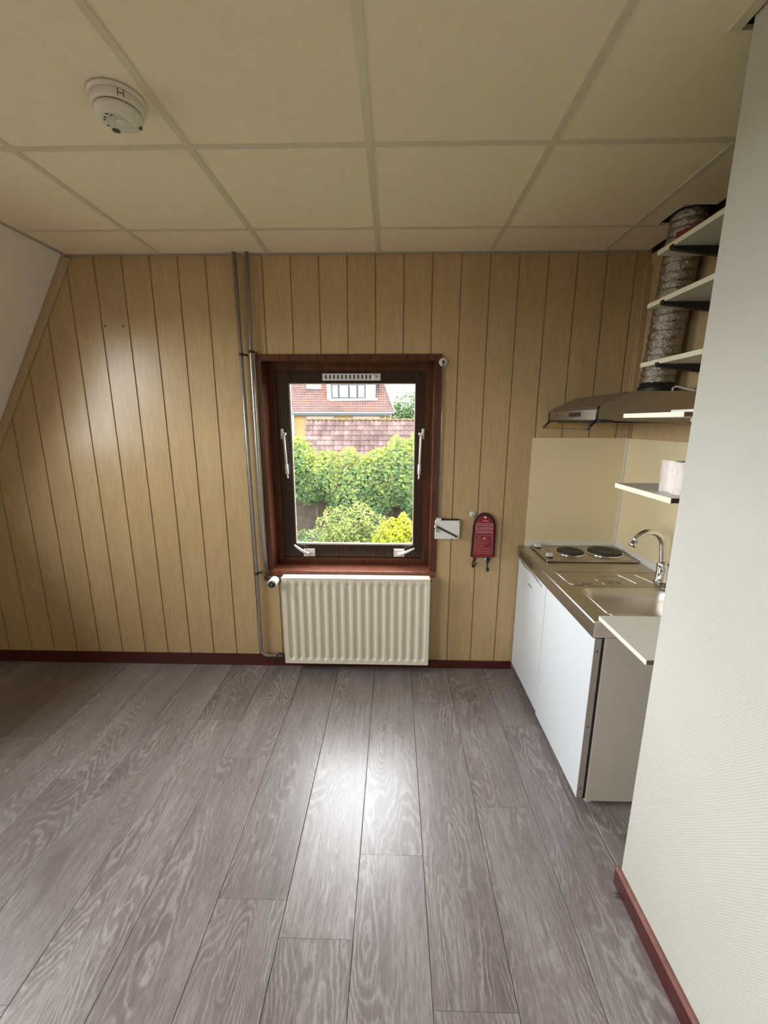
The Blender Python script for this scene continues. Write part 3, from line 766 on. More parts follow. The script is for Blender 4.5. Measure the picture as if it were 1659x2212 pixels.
m.add(vsx, [(j * nc + i, j * nc + i + 1, (j + 1) * nc + i + 1, (j + 1) * nc + i) for j in range(len(zs) - 1) for i in range(nc - 1)], True)
child(m, 'front_panel', 'rad', rad)
for b in ((RX0 - .002, RX0 + .0005, RZ0, RZ1), (RX1 - .0005, RX1 + .002, RZ0, RZ1)):
    child(MB().rbox(b[0], b[1], RY - .001, RY + .062, b[2], b[3], .001), 'side_cover', 'rad', rad)
child(MB().rbox(RX0 - .002, RX1 + .002, RY - .0015, RY + .062, RZ1 - .002, RZ1 + .004, .002), 'top_cover', 'rad', rad)
child(MB().box(RX0 + .002, RX1 - .002, RY + .02, RY + .06, RZ0 + .01, RZ1 - .004), 'rear_panel', 'rad', rad)
child(MB().rbox(RX0, RX1, RY - .001, RY + .03, RZ0 - .004, RZ0 + .003, .002), 'bottom_edge', 'rad', rad)
for x in (-.45, .17): child(MB().box(x - .02, x + .02, RY + .058, D - .0002, .2, .58), 'wall_bracket', 'rad', rad)
child(MB().lathe([(.008, 0), (.008, .008), (.005, .010)], (RX1 + .002, RY + .03, RZ1 - .02), (1, 0, 0), 12), 'bleed_plug', 'dark_metal', rad)
child(MB().box(RX0 - .006, RX0 + .004, RY + .056, D - .0003, .10, .62), 'wall_strip', 'trim_wood', rad)
# thermostatic valve
tv = thing('thermostatic_valve', (-.67, 2.42, .57), 'white radiator thermostat knob with black cap at the pipe end', 'valve')
kc = PY(589, 1260, 2.36)
ax = Vector((-.10, -1, -.10)).normalized()
k0 = Vector((kc.x, 2.36, kc.z))
child(MB().lathe([(.020, -.045), (.0285, -.040), (.0285, .004), (.026, .012), (.0235, .014)], k0, ax, 28), 'knob', 'white_enamel', tv)
child(MB().lathe([(.0225, .0135), (.0205, .022), (.018, .024), (0, .0245)], k0, ax, 28), 'knob_cap', 'black', tv)
tcn = k0 + ax * .0252
child(MB().tube([tcn + Vector((0, 0, .008)), tcn + Vector((-.007, 0, -.005)), tcn + Vector((.007, 0, -.005)), tcn + Vector((0, 0, .008))], .0012, 6), 'arrow_mark', 'steel_pipe', tv)
vz = .627
child(MB().tube([(-.712, 2.452, .640), (-.70, 2.45, vz), (-.655, 2.44, vz), (-.60, 2.43, vz)], .012, 12), 'valve_body', 'dark_metal', tv)
child(MB().lathe([(.017, -.012), (.017, .012)], (-.712, 2.452, .630), (0, 0, 1), 6, False), 'valve_nut', 'dark_metal', tv)
child(MB().lathe([(.016, -.012), (.016, .012)], (-.622, 2.433, vz), (1, 0, 0), 6, False), 'valve_nut', 'dark_metal', tv)
child(MB().tube([(k0.x, 2.40, k0.z + .004), (-.665, 2.442, vz)], .014, 12), 'valve_neck', 'dark_metal', tv)
# pipes
PYC = D - .030
pa = PY(506, 560, PYC).x; pb_ = PY(565, 1240, PYC).x
pipeL = thing('heating_pipe', (pa, PYC, 0), 'long steel heating pipe bending into the radiator foot', 'pipe', 'heating pipes')
pts = [(pa, PYC, H + .02), (pa + .004, PYC, 1.5), (pb_ - .03, PYC, .65), (pb_ - .034, PYC, .14)]
xe = pb_ - .034
pts += [(xe + .045 * (1 - math.cos(t)), PYC, .14 - .055 * math.sin(t)) for t in [PI / 2 * i / 6 for i in range(1, 7)]] + [(-.66, PYC, .085)]
child(MB().tube(pts, .0105, 12), 'pipe', 'steel_pipe', pipeL)
child(MB().tube([(-.672, PYC, .085), (-.612, PYC - .01, .085)], .015, 10).lathe([(.019, -.008), (.019, .008)], (-.655, PYC, .085), (1, 0, 0), 6, False).tube([(-.612, PYC - .01, .085), (-.58, PYC - .02, .10)], .012, 10), 'union_fitting', 'dark_metal', pipeL)
pc = PY(534, 560, PYC).x; pd = PY(574, 1240, PYC).x
pipeR = thing('heating_pipe', (pc, PYC, .64), 'shorter steel heating pipe running beside the window casing to the valve', 'pipe', 'heating pipes')
child(MB().tube([(pc, PYC, H + .02), (-.722, PYC, 1.99), (-.722, PYC, .9), (-.712, 2.452, .645)], .0105, 12), 'pipe', 'steel_pipe', pipeR)
for par, x, z in ((pipeL, pa + .004, 1.97), (pipeR, -.722, 1.985), (pipeL, pb_ - .03, .66)):
    child(MB().lathe([(.0135, -.008), (.0135, .008)], (x, PYC, z), (0, 0, 1), 14).tube([(x + .012, PYC, z), (x + .022, D - .003, z)], .005, 8), 'pipe_clip', 'dark_metal', par)

# ================================================================== SMOKE DETECTOR
sd = thing('smoke_detector', (-.70, 1.37, H), 'round aged white smoke detector fixed to a ceiling tile', 'smoke detector')
sc_ = Vector((-.700, 1.372, H))
child(MB().lathe([(.074, 0), (.074, .004), (.070, .008), (.066, .009)], sc_, (0, 0, -1), 48), 'mounting_plate', 'detector', sd)
child(MB().lathe([(.063, .006), (.067, .012), (.067, .026), (.064, .030), (.058, .031)], sc_, (0, 0, -1), 48), 'body', 'detector', sd)
child(MB().lathe([(.0585, .030), (.0585, .033)], sc_, (0, 0, -1), 48), 'shadow_gap', 'detector_grey', sd)
child(MB().lathe([(.056, .032), (.060, .034), (.060, .042), (.056, .050), (.046, .055), (.026, .056), (.024, .053), (0, .053)], sc_, (0, 0, -1), 48), 'cover', 'detector', sd)
child(MB().lathe([(.020, .0525), (.020, .0555), (.018, .057), (0, .0575)], sc_ + Vector((.006, .012, 0)), (0, 0, -1), 28), 'test_button', 'detector', sd)
for dx, dy, sx, sy in ((-.036, -.012, .006, .003), (-.028, -.022, .008, .003), (-.015, -.034, .010, .003), (-.004, -.030, .007, .003), (-.042, .012, .005, .004)):
    child(MB().box(sc_.x + dx - sx / 2, sc_.x + dx + sx / 2, sc_.y + dy - sy / 2, sc_.y + dy + sy / 2, H - .0568, H - .053), 'vent_slot', 'detector_grey', sd)
child(MB().lathe([(.005, .050), (.005, .057), (0, .058)], sc_ + Vector((.043, .028, 0)), (0, 0, -1), 14), 'sounder_port', 'detector_grey', sd)
child(MB().lathe([(.011, .0545), (.011, .0562), (.009, .0568), (0, .0569)], sc_ + Vector((-.033, .034, 0)), (0, 0, -1), 18), 'lamp_lens', 'detector_grey', sd)
# H shaped latch mark on the rim
for an, (z0_, z1_), wd_ in ((-58, (.011, .027), 1.6), (-46, (.011, .027), 1.6)):
    t = math.radians(an); c_ = sc_ + Vector((math.cos(t) * .0672, math.sin(t) * .0672, 0))
    u_ = Vector((-math.sin(t), math.cos(t), 0)) * .0011
    o_ = Vector((math.cos(t), math.sin(t), 0)) * .0006
    q = [c_ - u_ + Vector((0, 0, -z0_)), c_ + u_ + Vector((0, 0, -z0_)), c_ + u_ + Vector((0, 0, -z1_)), c_ - u_ + Vector((0, 0, -z1_))]
    child(MB().hexa([p + o_ for p in q], [p - o_ * 2 for p in q]), 'latch_line', 'detector_grey', sd)
pp = []
for an in range(-58, -45, 3):
    t = math.radians(an); pp.append(sc_ + Vector((math.cos(t) * .0674, math.sin(t) * .0674, -.020)))
child(MB().tube(pp, .0011, 6), 'latch_line', 'detector_grey', sd)

# ================================================================== KITCHEN
KX, KY, KZ = .862, 1.478, .852
YW = D - .001; XW = XN - .005
# splash panels and sealing strips
s1 = MB().box(.905, XN - .0015, D - .0055, D - .0005, KZ + .001, 1.510).build('splash_panel', 'splash'); tag(s1, 'cream laminate splash panel on the window wall behind the hob', 'splash panel', 'cream splash panels')
s2 = MB().box(XN - .006, XN - .0006, YP + .004, D - .0062, KZ - .1, 1.508).build('splash_panel', 'splash'); tag(s2, 'cream laminate splash panel on the niche side behind the tap', 'splash panel', 'cream splash panels')
c1 = MB().box(XN - .016, XN - .0062, D - .016, D - .0058, KZ + .03, 1.51).build('sealing_strip', 'seal'); tag(c1, 'pale upright sealing strip joining both splash panels', 'strip')
us = MB().poly_x([(D - .0058, KZ + .0005), (D - .028, KZ + .0005), (D - .024, KZ + .012), (D - .010, KZ + .032), (D - .0058, KZ + .032)], .905, XN - .0062)
o = us.build('upstand_strip', 'seal'); tag(o, 'white upstand strip along the hob at the window wall', 'strip')
us = MB().poly_y([(XN - .0062, KZ + .0005), (XN - .028, KZ + .0005), (XN - .024, KZ + .012), (XN - .010, KZ + .032), (XN - .0062, KZ + .032)], KY + .002, D - .028)
o = us.build('upstand_strip', 'seal'); tag(o, 'white upstand strip running behind the tap', 'strip')

# worktop with sink bowl
wt = thing('steel_worktop', (1.16, 1.98, KZ - .07), 'stainless steel worktop with pressed drainer and sink bowl', 'worktop')
def rrect(x0, x1, y0, y1, r, n=6):
    p = []
    for cx, cy, a0 in ((x1 - r, y1 - r, 0), (x0 + r, y1 - r, 90), (x0 + r, y0 + r, 180), (x1 - r, y0 + r, 270)):
        p += [(cx + r * math.cos(math.radians(a0 + 90 * i / n)), cy + r * math.sin(math.radians(a0 + 90 * i / n))) for i in range(n + 1)]
    return p
BX0, BX1, BY0, BY1 = .952, 1.345, 1.515, 1.822
X1w = XN - .007; Y1w = D - .007
inner = rrect(BX0, BX1, BY0, BY1, .055)
n = len(inner)
bm = bmesh.new()
ov = [bm.verts.new((x, y, KZ)) for x, y in ((KX + .004, KY + .004), (X1w, KY + .004), (X1w, Y1w), (KX + .004, Y1w))]
iv = [bm.verts.new((x, y, KZ)) for x, y in inner]
eds = [bm.edges.new((ov[i], ov[(i + 1) % 4])) for i in range(4)] + [bm.edges.new((iv[i], iv[(i + 1) % n])) for i in range(n)]
bmesh.ops.triangle_fill(bm, use_beauty=True, edges=eds)
# remove any face inside the bowl
for f in list(bm.faces):
    c = f.calc_center_median()
    if BX0 + .05 < c.x < BX1 - .05 and BY0 + .05 < c.y < BY1 - .05 and all(v in iv for v in f.verts): bm.faces.remove(f)
m = MB(); bm.verts.index_update(); m.add([v.co for v in bm.verts], [[v.index for v in f.verts] for f in bm.faces]); bm.free()
m.box(KX + .004, X1w, KY + .004, Y1w, KZ - .004, KZ - .0035) if False else None
# rolled front and end edges
ed = [(KX + .006, KZ), (KX + .002, KZ - .002), (KX, KZ - .006), (KX, KZ - .066), (KX + .003, KZ - .070), (KX + .02, KZ - .070), (KX + .02, KZ - .064), (KX + .006, KZ - .01)]
m.poly_y(ed, KY, Y1w)
child(m, 'top_sheet', 'steel', wt)
child(MB().rbox(KX + .003, X1w, KY - .001, KY + .006, KZ - .068, KZ - .0005, .0015), 'end_edge', 'end_cap', wt)
m = MB(); rings = []
prof = [(0, 0), (.004, -.003), (.010, -.012), (.016, -.05), (.022, -.115), (.040, -.140), (.075, -.148)]
vsx = []
for d_, dz in prof:
    rr = rrect(BX0 + d_, BX1 - d_, BY0 + d_, BY1 - d_, max(.02, .055 - d_ * .3)); vsx += [(x, y, KZ + dz) for x, y in rr]
fs = [(i * n + k, i * n + (k + 1) % n, (i + 1) * n + (k + 1) % n, (i + 1) * n + k) for i in range(len(prof) - 1) for k in range(n)]
fs.append(tuple(range((len(prof) - 1) * n, len(prof) * n)))
m.add(vsx, fs, True); bowl = child(m, 'sink_bowl', 'bowl', wt)
child(MB().lathe([(.034, 0), (.036, .003), (.024, .004), (.02, -.004), (0, -.004)], ((BX0 + BX1) / 2, (BY0 + BY1) / 2, KZ - .1475), (0, 0, 1), 28), 'drain', 'chrome', wt)
m = MB()
rim = rrect(BX0 - .006, BX1 + .006, BY0 - .006, BY1 + .006, .06); rim = [(x, y, KZ + .0008) for x, y in rim] + [(rim[0][0], rim[0][1], KZ + .0008)]
m.tube(rim, .0024, 6, False); child(m, 'bowl_rim', 'steel', wt)
def pressed(pts, name='drainer_ridge', r=.0022, closed=True):
    p = [(x, y, KZ + .0004) for x, y in pts]
    if closed: p.append(p[0])
    child(MB().tube(p, r, 6, False), name, 'steel', wt)
pressed([(.918, 2.02), (1.425, 2.02)], closed=False)
pressed([(.918, 2.02), (.925, 1.86), (.95, 1.845), (.985, 1.845)], closed=False, r=.0028)
pressed([(.985, 1.862), (1.03, 1.862)], closed=False, r=.004)
pressed(rrect(1.075, 1.21, 1.905, 1.965, .01, 3), r=.0022)
pressed(rrect(1.085, 1.20, 1.855, 1.90, .006, 3), r=.0018)
pressed([(1.215, 1.985), (1.245, 1.87)], closed=False, r=.003); pressed([(1.30, 1.985), (1.33, 1.88)], closed=False, r=.0025)
for x in (1.118, 1.130, 1.155, 1.167):
    child(MB().hexa([(x, 1.866, KZ + .0012), (x + .0035, 1.866, KZ + .0012), (x + .0015, 1.888, KZ + .0012), (x - .002, 1.888, KZ + .0012)], [(x, 1.866, KZ + .0004), (x + .0035, 1.866, KZ + .0004), (x + .0015, 1.888, KZ + .0004), (x - .002, 1.888, KZ + .0004)]), 'stamped_mark', 'black', wt)
child(MB().lathe([(.002, 0), (.002, .0012)], (1.1425, 1.877, KZ), (0, 0, 1), 8), 'stamped_mark', 'black', wt)
for i in range(15):
    yv = 2.425 - .0165 * i
    child(MB().box(KX - .0006, KX + .001, yv - .0035, yv + .0035, KZ - .055, KZ - .018), 'vent_slit', 'hole', wt)

# hob
hob = thing('electric_hob', (1.18, 2.315, KZ), 'stainless electric hob with two black hotplates set in the worktop', 'hob')
child(MB().rbox(.928, 1.425, 2.165, 2.452, KZ + .0006, KZ + .011, .004), 'hob_plate', 'steel', hob)
pp = [(x, y, KZ + .0112) for x, y in rrect(1.0, 1.412, 2.18, 2.44, .01, 3)]; child(MB().tube(pp + [pp[0]], .002, 6, False), 'plate_rim', 'steel', hob)
for cx, cy, r in ((1.110, 2.310, .073), (1.308, 2.312, .091)):
    child(MB().lathe([(r + .008, .010), (r + .009, .013), (r + .005, .018), (r + .001, .018), (r - .002, .012)], (cx, cy, KZ), (0, 0, 1), 48), 'trim_ring', 'chrome', hob)
    child(MB().lathe([(r - .001, .010), (r - .001, .0235), (r - .004, .0255), (r * .45, .0255), (r * .40, .0235), (r * .12, .0235), (0, .0235)], (cx, cy, KZ), (0, 0, 1), 48), 'hotplate', 'iron', hob)
for cx, cy in ((.957, 2.405), (.962, 2.225)):
    k_ = child(MB().lathe([(.019, .011), (.019, .015), (.017, .016)], (cx, cy, KZ), (0, 0, 1), 24), 'knob', 'black', hob)
    kk = MB().rbox(cx - .017, cx + .017, cy - .011, cy + .011, KZ + .015, KZ + .034, .003).build('knob_grip', 'shelf'); kk.parent = k_

# tap
tp = thing('mixer_tap', (1.374, 1.90, KZ), 'chrome mixer tap with a swan-neck spout behind the sink', 'tap')
child(MB().lathe([(.030, 0), (.030, .006), (.026, .010), (.0255, .06), (.027, .085), (.022, .098), (.017, .104)], (1.374, 1.90, KZ + .0005), (0, 0, 1), 28), 'tap_body', 'chrome', tp)
sp = [(1.372, 1.90, KZ + .09), (1.370, 1.90, .96), (1.360, 1.90, 1.005)] + [(1.2925 + .0665 * math.cos(math.radians(a)), 1.90, 1.022 + .074 * math.sin(math.radians(a))) for a in range(0, 181, 15)] + [(1.222, 1.90, 1.028)]
sp = [(1.372, 1.90, KZ + .09), (1.3695, 1.90, .955), (1.3640, 1.90, .995)] + [(1.2905 + .069 * math.cos(math.radians(a)), 1.90, 1.026 + .072 * math.sin(math.radians(a))) for a in range(8, 165, 12)]
child(MB().tube(sp, [.0155, .015, .0145] + [.014] * (len(sp) - 4) + [.0125], 14), 'spout', 'chrome', tp)
e0, e1 = Vector(sp[-1]), Vector(sp[-1]) + (Vector(sp[-1]) - Vector(sp[-2])).normalized() * .022
child(MB().tube([e0, e1], .0155, 14), 'aerator', 'chrome', tp)
child(MB().hexa([(1.380, 1.872, KZ + .098), (1.384, 1.910, KZ + .104), (1.392, 1.910, KZ + .090), (1.388, 1.872, KZ + .084)], [(1.432, 1.838, KZ + .072), (1.448, 1.886, KZ + .074), (1.448, 1.886, KZ + .062), (1.432, 1.838, KZ + .056)]), 'lever', 'chrome', tp)

# fridge (next to the window wall) and base cabinet
fg = thing('fridge', (1.15, 2.23, 0), 'white undercounter fridge with recessed curved door grip, next to the window wall', 'fridge')
child(MB().rbox(.925, 1.43, 2.005, 2.472, .045, KZ - .074, .004), 'body', 'cab_side', fg)
fd = child(MB().rbox(.872, .915, 2.0025, 2.47, .050, KZ - .0755, .005), 'door', 'fridge', fg)
def fpart(m, name, mat, par):
    o = m.build(name, mat); o.parent = par; return o
gp = [(.8715, yy, zz) for yy, zz in ((2.425, .772), (2.39, .768), (2.34, .763), (2.29, .766), (2.24, .769), (2.17, .766), (2.11, .760), (2.055, .755))]
fpart(MB().tube(gp, [.003, .004, .0045, .0035, .003, .004, .0045, .003], 8), 'door_grip', 'steel_pipe', fd)
fpart(MB().box(.8705, .8722, 2.205, 2.265, .684, .6885), 'badge', 'dark_metal', fd)
child(MB().box(.918, .926, 2.006, 2.468, .055, KZ - .08), 'door_gasket', 'black', fg)
for x, yy in ((.95, 2.03), (.95, 2.44), (1.40, 2.03), (1.40, 2.44)): child(MB().lathe([(.02, 0), (.02, .02), (.012, .022), (.012, .046)], (x, yy, 0), (0, 0, 1), 14), 'foot', 'black', fg)
bc = thing('base_cabinet', (1.15, 1.74, 0), 'white fronted base cabinet with grey-beige side under the sink', 'cabinet')
# open-topped carcass: the sink bowl hangs inside it
m = MB()
m.rbox(.914, 1.44, 1.4795, 1.492, .022, KZ - .0705, .002); m.box(.914, 1.44, 1.980, 1.992, .022, KZ - .0705); m.box(.914, 1.44, 1.492, 1.98, .022, .036); m.box(1.43, 1.44, 1.492, 1.98, .036, KZ - .0705)
child(m, 'body', 'cab_side', bc)
cd = child(MB().rbox(.8725, .8765, 1.4785, 1.996, .040, KZ - .0725, .0012), 'door', 'fridge', bc)
def cpart(m, name, mat, par):
    o = m.build(name, mat); o.parent = par; return o
cpart(MB().box(.8768, .9005, 1.4795, 1.994, .041, KZ - .0735), 'door_core', 'door_edge', cd)
for zz in (.725, .385, .085):
    cpart(MB().lathe([(.004, 0), (.004, .0008), (.0025, .0022)], (.888, 1.4794, zz), (0, -1, 0), 10), 'screw', 'dark_metal', cd)
child(MB().box(.9008, .9136, 1.4845, 1.99, .030, KZ - .074), 'door_gasket', 'black', bc)
for x, yy in ((.94, 1.515), (1.41, 1.515), (.94, 1.96), (1.41, 1.96)): child(MB().lathe([(.020, 0), (.020, .012), (.014, .014), (.014, .0218)], (x, yy, 0), (0, 0, 1), 16), 'foot', 'seal', bc)

# ================================================================== HOOD AND DUCT
hd = thing('cooker_hood', (1.22, 2.18, 1.59), 'brown-grey steel cooker hood with tilting smoked visor above the hob', 'cooker hood')
HY0, HY1 = 1.895, 2.470
m = MB().poly_y([(.985, 1.607), (.985, 1.655), (1.0, 1.672), (1.127, 1.733), (XN - .001, 1.733), (XN - .001, 1.594), (1.02, 1.606)], HY0, HY1)
child(m, 'body', 'hood', hd)
child(MB().box(.9842, .986, 2.06, 2.20, 1.625, 1.646), 'switch_panel', 'black', hd)
for i in range(3): child(MB().box(.9825, .9845, 2.075 + .045 * i, 2.10 + .045 * i, 1.630, 1.641), 'switch', 'dark_metal', hd)
child(MB().lathe([(.007, 0), (.007, .0012)], (.985, 2.36, 1.636), (-1, 0, 0), 14), 'badge', 'dark_metal', hd)
v0, v1 = Vector((.984, 0, 1.6055)), Vector((.948, 0, 1.567))
vz = lambda p, y: (p.x, y, p.z)
child(MB().hexa([vz(v0, HY0 + .01), vz(v0, HY1 - .02), vz(v1, HY1 - .02), vz(v1, HY0 + .01)], [(v0.x + .003, HY0 + .01, v0.z - .003), (v0.x + .003, HY1 - .02, v0.z - .003), (v1.x + .003, HY1 - .02, v1.z - .003), (v1.x + .003, HY0 + .01, v1.z - .003)]), 'visor', 'visor', hd)
for a_, b_, r_ in ((vz(v0, HY0 + .004), vz(v0, HY1 - .014), .004), (vz(v0, HY0 + .006), vz(v1, HY0 + .006), .007), (vz(v0, HY1 - .016), vz(v1, HY1 - .016), .0055)):
    child(MB().tube([a_, b_], r_, 8), 'visor_rail', 'black', hd)
child(MB().tube([vz(v1, HY0 + .012), vz(v1, HY1 - .022)], .0013, 6), 'visor_lip', 'dark_metal', hd)
child(MB().tube([(.9835, HY0 - .001, 1.607), (.9835, HY0 - .001, 1.655), (.990, HY0 - .001, 1.668)], .005, 8), 'corner_rail', 'black', hd)
child(MB().tube([(.984, HY0 - .002, 1.6055), (1.055, HY0 - .002, 1.602)], .006, 8), 'corner_rail', 'black', hd)
child(MB().tube([(.984, HY1, 1.607), (.984, HY1, 1.655)], .004, 8), 'corner_rail', 'black', hd)
child(MB().box(1.02, 1.42, HY0 + .03, HY1 - .03, 1.596, 1.6005), 'grease_filter', 'dark_metal', hd)
DXC, DYC = 1.348, 2.105
child(MB().lathe([(.078, 0), (.078, .03), (.071, .034), (.071, .05)], (DXC, DYC, 1.7335), (0, 0, 1), 32), 'duct_collar', 'black', hd)
dc = thing('exhaust_duct', (DXC, DYC, 1.775), 'crinkled aluminium flexible exhaust duct rising from the hood into the ceiling', 'duct')
z = 1.782; prof = []; rnd = random.Random(3)
while z < 2.66:
    p = .034 + rnd.uniform(-.005, .005); r = .0715 + rnd.uniform(-.0015, .0015)
    prof += [(r - .0065, z), (r - .001, z + p * .10), (r + .0015, z + p * .35), (r + .0005, z + p * .75), (r - .002, z + p * .94)]
    z += p
m = MB(); seg = 40; vsx = []
for i, (r, z) in enumerate(prof):
    t = (z - 1.765) / .9; cx = DXC + .052 * t; cy = DYC - .008 * t
    for k in range(seg):
        q = 2 * PI * k / seg; rr = r + rnd.uniform(-.0014, .0014)
        vsx.append((cx + rr * math.cos(q), cy + rr * math.sin(q), z + .004 * math.sin(q + .6) + rnd.uniform(-.001, .001)))
m.add(vsx, [(i * seg + k, i * seg + (k + 1) % seg, (i + 1) * seg + (k + 1) % seg, (i + 1) * seg + k) for i in range(len(prof) - 1) for k in range(seg)], True)
child(m, 'foil_sleeve', 'foil', dc)
# mains cable of the hood
ca = PY(1454, 840, 2.0); cb_ = PY(1510, 858, 1.93)
cablepts = [(ca.x, 2.0, 1.7345), (ca.x - .002, 2.0, 1.752), (ca.x + .012, 1.997, 1.760), (ca.x + .04, 1.985, 1.750), (ca.x + .06, 1.96, 1.742), (XN - .004, 1.92, 1.722)]
tag(MB().tube(cablepts, .0042, 8).build('mains_cable', 'cable'), 'white mains cable looping over the cooker hood', 'cable')

# ================================================================== SHELVES
def bracket_shelf(x0, y1, z0, z1, label, yb):
    t = thing('bracket_shelf', ((x0 + XN) / 2, (YP + y1) / 2, z0), label, 'shelf', 'white shelves on black brackets')
    child(MB().box(x0 + .0015, XN - .001, YP + .012, y1, z0, z1), 'board', 'shelf', t)
    child(MB().box(x0, x0 + .0015, YP + .012, y1, z0, z1), 'edge_band', 'edge', t)
    m = MB().poly_y([(x0 + .004, z0 - .001), (XN - .002, z0 - .001), (XN - .002, z0 - .046), (XN - .02, z0 - .046), (x0 + .01, z0 - .012), (x0 + .002, z0 - .011), (x0 - .004, z0 - .004), (x0 - .004, z0 + .006), (x0 - .0005, z0 + .006), (x0 - .0005, z0 - .001)], yb - .011, yb + .011)
    child(m, 'bracket', 'black', t)
bracket_shelf(1.160, 1.900, 2.264, 2.282, 'white shelf on a black bracket just under the ceiling, red packet on it', 1.807)
bracket_shelf(1.160, 1.925, 2.070, 2.088, 'empty white shelf on a black bracket between two others', 1.820)
bracket_shelf(1.160, 1.922, 1.832, 1.850, 'white shelf on a black bracket just above the cooker hood', 1.800)
# shelf standards on the niche wall would be hidden; three deep shelves stand on the back of the partition
SX, SYA, SYB = .885, 1.186, 1.492
def deep_shelf(z0, z1, label, endmat):
    t = thing('deep_shelf', (1.17, 1.34, z0), label, 'shelf', 'deep melamine shelves behind the partition')
    child(MB().box(SX + .0016, XN - .007, SYA + .002, SYB, z0, z1), 'board', 'shelf', t)
    child(MB().box(SX, SX + .0016, SYA, SYB, z0, z1), 'edge_band', 'edge', t)
    child(MB().box(SX + .0016, XN - .007, SYA, SYA + .002, z0 + .0012, z1 - .0012), 'raw_end', endmat, t)
    for x in (1.0, 1.35):
        child(MB().box(x - .012, x + .012, YP, SYA + .12, z0 - .012, z0), 'support', 'shelf', t)
    return t
deep_shelf(.8530, .8695, 'melamine shelf beside the sink, raw chipboard end, at worktop height', 'chip')
deep_shelf(1.370, 1.386, 'melamine shelf carrying toilet rolls, dark red stained end', 'chip_red')
deep_shelf(1.6135, 1.6275, 'melamine shelf level with the cooker hood, brown raw end', 'chip')
tag(MB().rbox(1.03, XN - .02, SYA + .02, 1.47, 1.628, 1.640, .001).build('loose_board', 'shelf'), 'thin white board lying on the shelf beside the hood', 'board')
tag(MB().rbox(.955, 1.02, 1.20, 1.235, 1.603, 1.6132, .002).build('under_shelf_fitting', 'fridge'), 'small flat white fitting under the shelf beside the hood', 'fitting')
# toilet rolls
def roll(x, y, h, r, label, flap):
    t = thing('toilet_roll', (x, y, 1.3862), label, 'toilet roll', 'toilet rolls on the shelf')
    child(MB().lathe([(.021, .001), (r - .003, 0), (r, .003), (r, h - .003), (r - .003, h), (.021, h - .001), (.0205, h * .5), (.021, .001)], (x, y, 1.3863), (0, 0, 1), 40), 'paper', 'paper', t)
    child(MB().lathe([(.0207, .001), (.0207, h - .0005), (.0195, h - .0005), (.0195, .001), (.0207, .001)], (x, y, 1.3863), (0, 0, 1), 24), 'core', 'chip', t)
    if flap:
        top_ = [(x - r * .62, y + r * .80), (x - r * .72, y + r * 1.05), (x - r * .66, y + r * 1.45), (x - r * .80, y + r * 1.75)]
        pts = [(x - r * .62, y + r * .80), (x - r * .70, y + r * 1.05), (x - r * .70, y + r * 1.45), (x - r * 1.02, y + r * 1.30)]
        m = MB(); vsx = [(a, b, 1.3866) for a, b in pts] + [(a, b, 1.3863 + h - .001) for a, b in top_]
        k = len(pts); vsx += [(a + .0008, b, c) for a, b, c in vsx]
        fs = [(i, i + 1, i + 1 + k, i + k) for i in range(k - 1)] + [(i + 2 * k, i + k + 2 * k, i + 1 + k + 2 * k, i + 1 + 2 * k) for i in range(k - 1)]
        m.add(vsx, fs, True); child(m, 'loose_sheet', 'paper', t)
roll(.974, 1.241, .098, .050, 'pink patterned toilet roll with a loose sheet standing on the shelf', True)
# red packet on the top shelf
rp = thing('red_packet', (1.26, 1.65, 2.282), 'flat red and white packet lying on the top shelf', 'packet')
child(MB().poly_z([(1.166, 1.855), (1.285, 1.60), (1.42, 1.66), (1.30, 1.885)], 2.2825, 2.290), 'white_layer', 'shelf', rp)
child(MB().poly_z([(1.168, 1.805), (1.28, 1.575), (1.42, 1.64), (1.31, 1.86)], 2.2902, 2.312), 'red_layer', 'redbox', rp)

# ================================================================== OUTSIDE THE WINDOW
GZ = -2.7
gnd = MB().box(-90, 90, D + 1, 160, GZ - .3, GZ).build('ground', 'grass'); tag(gnd, 'garden lawn far below the window', kind='structure')

tag(MB().box(-90, -3.6, -60, D + 1, GZ - .3, GZ - .02).build('bounce_paving', 'paving'), 'unseen pale paving below the sloping wall, added to bounce neutral light', kind='structure')  # out of view, laid instead of lawn to bounce neutral light indoors
# ---- leaf clouds
def leaf_shape(s_):
    return [(0, -.5 * s_, 0), (.42 * s_, -.12 * s_, .10 * s_), (.30 * s_, .25 * s_, .08 * s_), (0, .55 * s_, 0), (-.30 * s_, .25 * s_, .08 * s_), (-.42 * s_, -.12 * s_, .10 * s_)], [(0, 1, 2, 3), (0, 3, 4, 5)]
def rot_leaf(nrm, roll):
    nrm = nrm.normalized(); q = nrm.to_track_quat('Z', 'Y').to_matrix()
    return q @ Matrix.Rotation(roll, 3, 'Z')
def leaf_cloud(name, mat, places, parent):
    """places: (position, normal, size, tone)"""
    V = []; F = []; T = []
    for p, nm, s_, tone in places:
        R = rot_leaf(nm, rnd.uniform(0, 2 * PI)); vs_, fs_ = leaf_shape(s_); o = len(V)
        V += [tuple(R @ Vector(v) + p) for v in vs_]; F += [tuple(i + o for i in f) for f in fs_]; T += [tone] * len(vs_)
    me = bpy.data.meshes.new(name); me.from_pydata(V, [], F); me.update()
    at = me.attributes.new('tone', 'FLOAT', 'POINT'); at.data.foreach_set('value', T)
    me.materials.append(MT[mat]); o = bpy.data.objects.new(name, me); COL.objects.link(o)
    if parent:
        o.parent = parent; o.matrix_parent_inverse = Matrix.Translation(parent.location).inverted()
    o['kind'] = 'stuff'
    return o
rnd = random.Random(11)
def gauss_n(): return Vector((rnd.gauss(0, 1), rnd.gauss(0, 1), rnd.gauss(0, 1)))

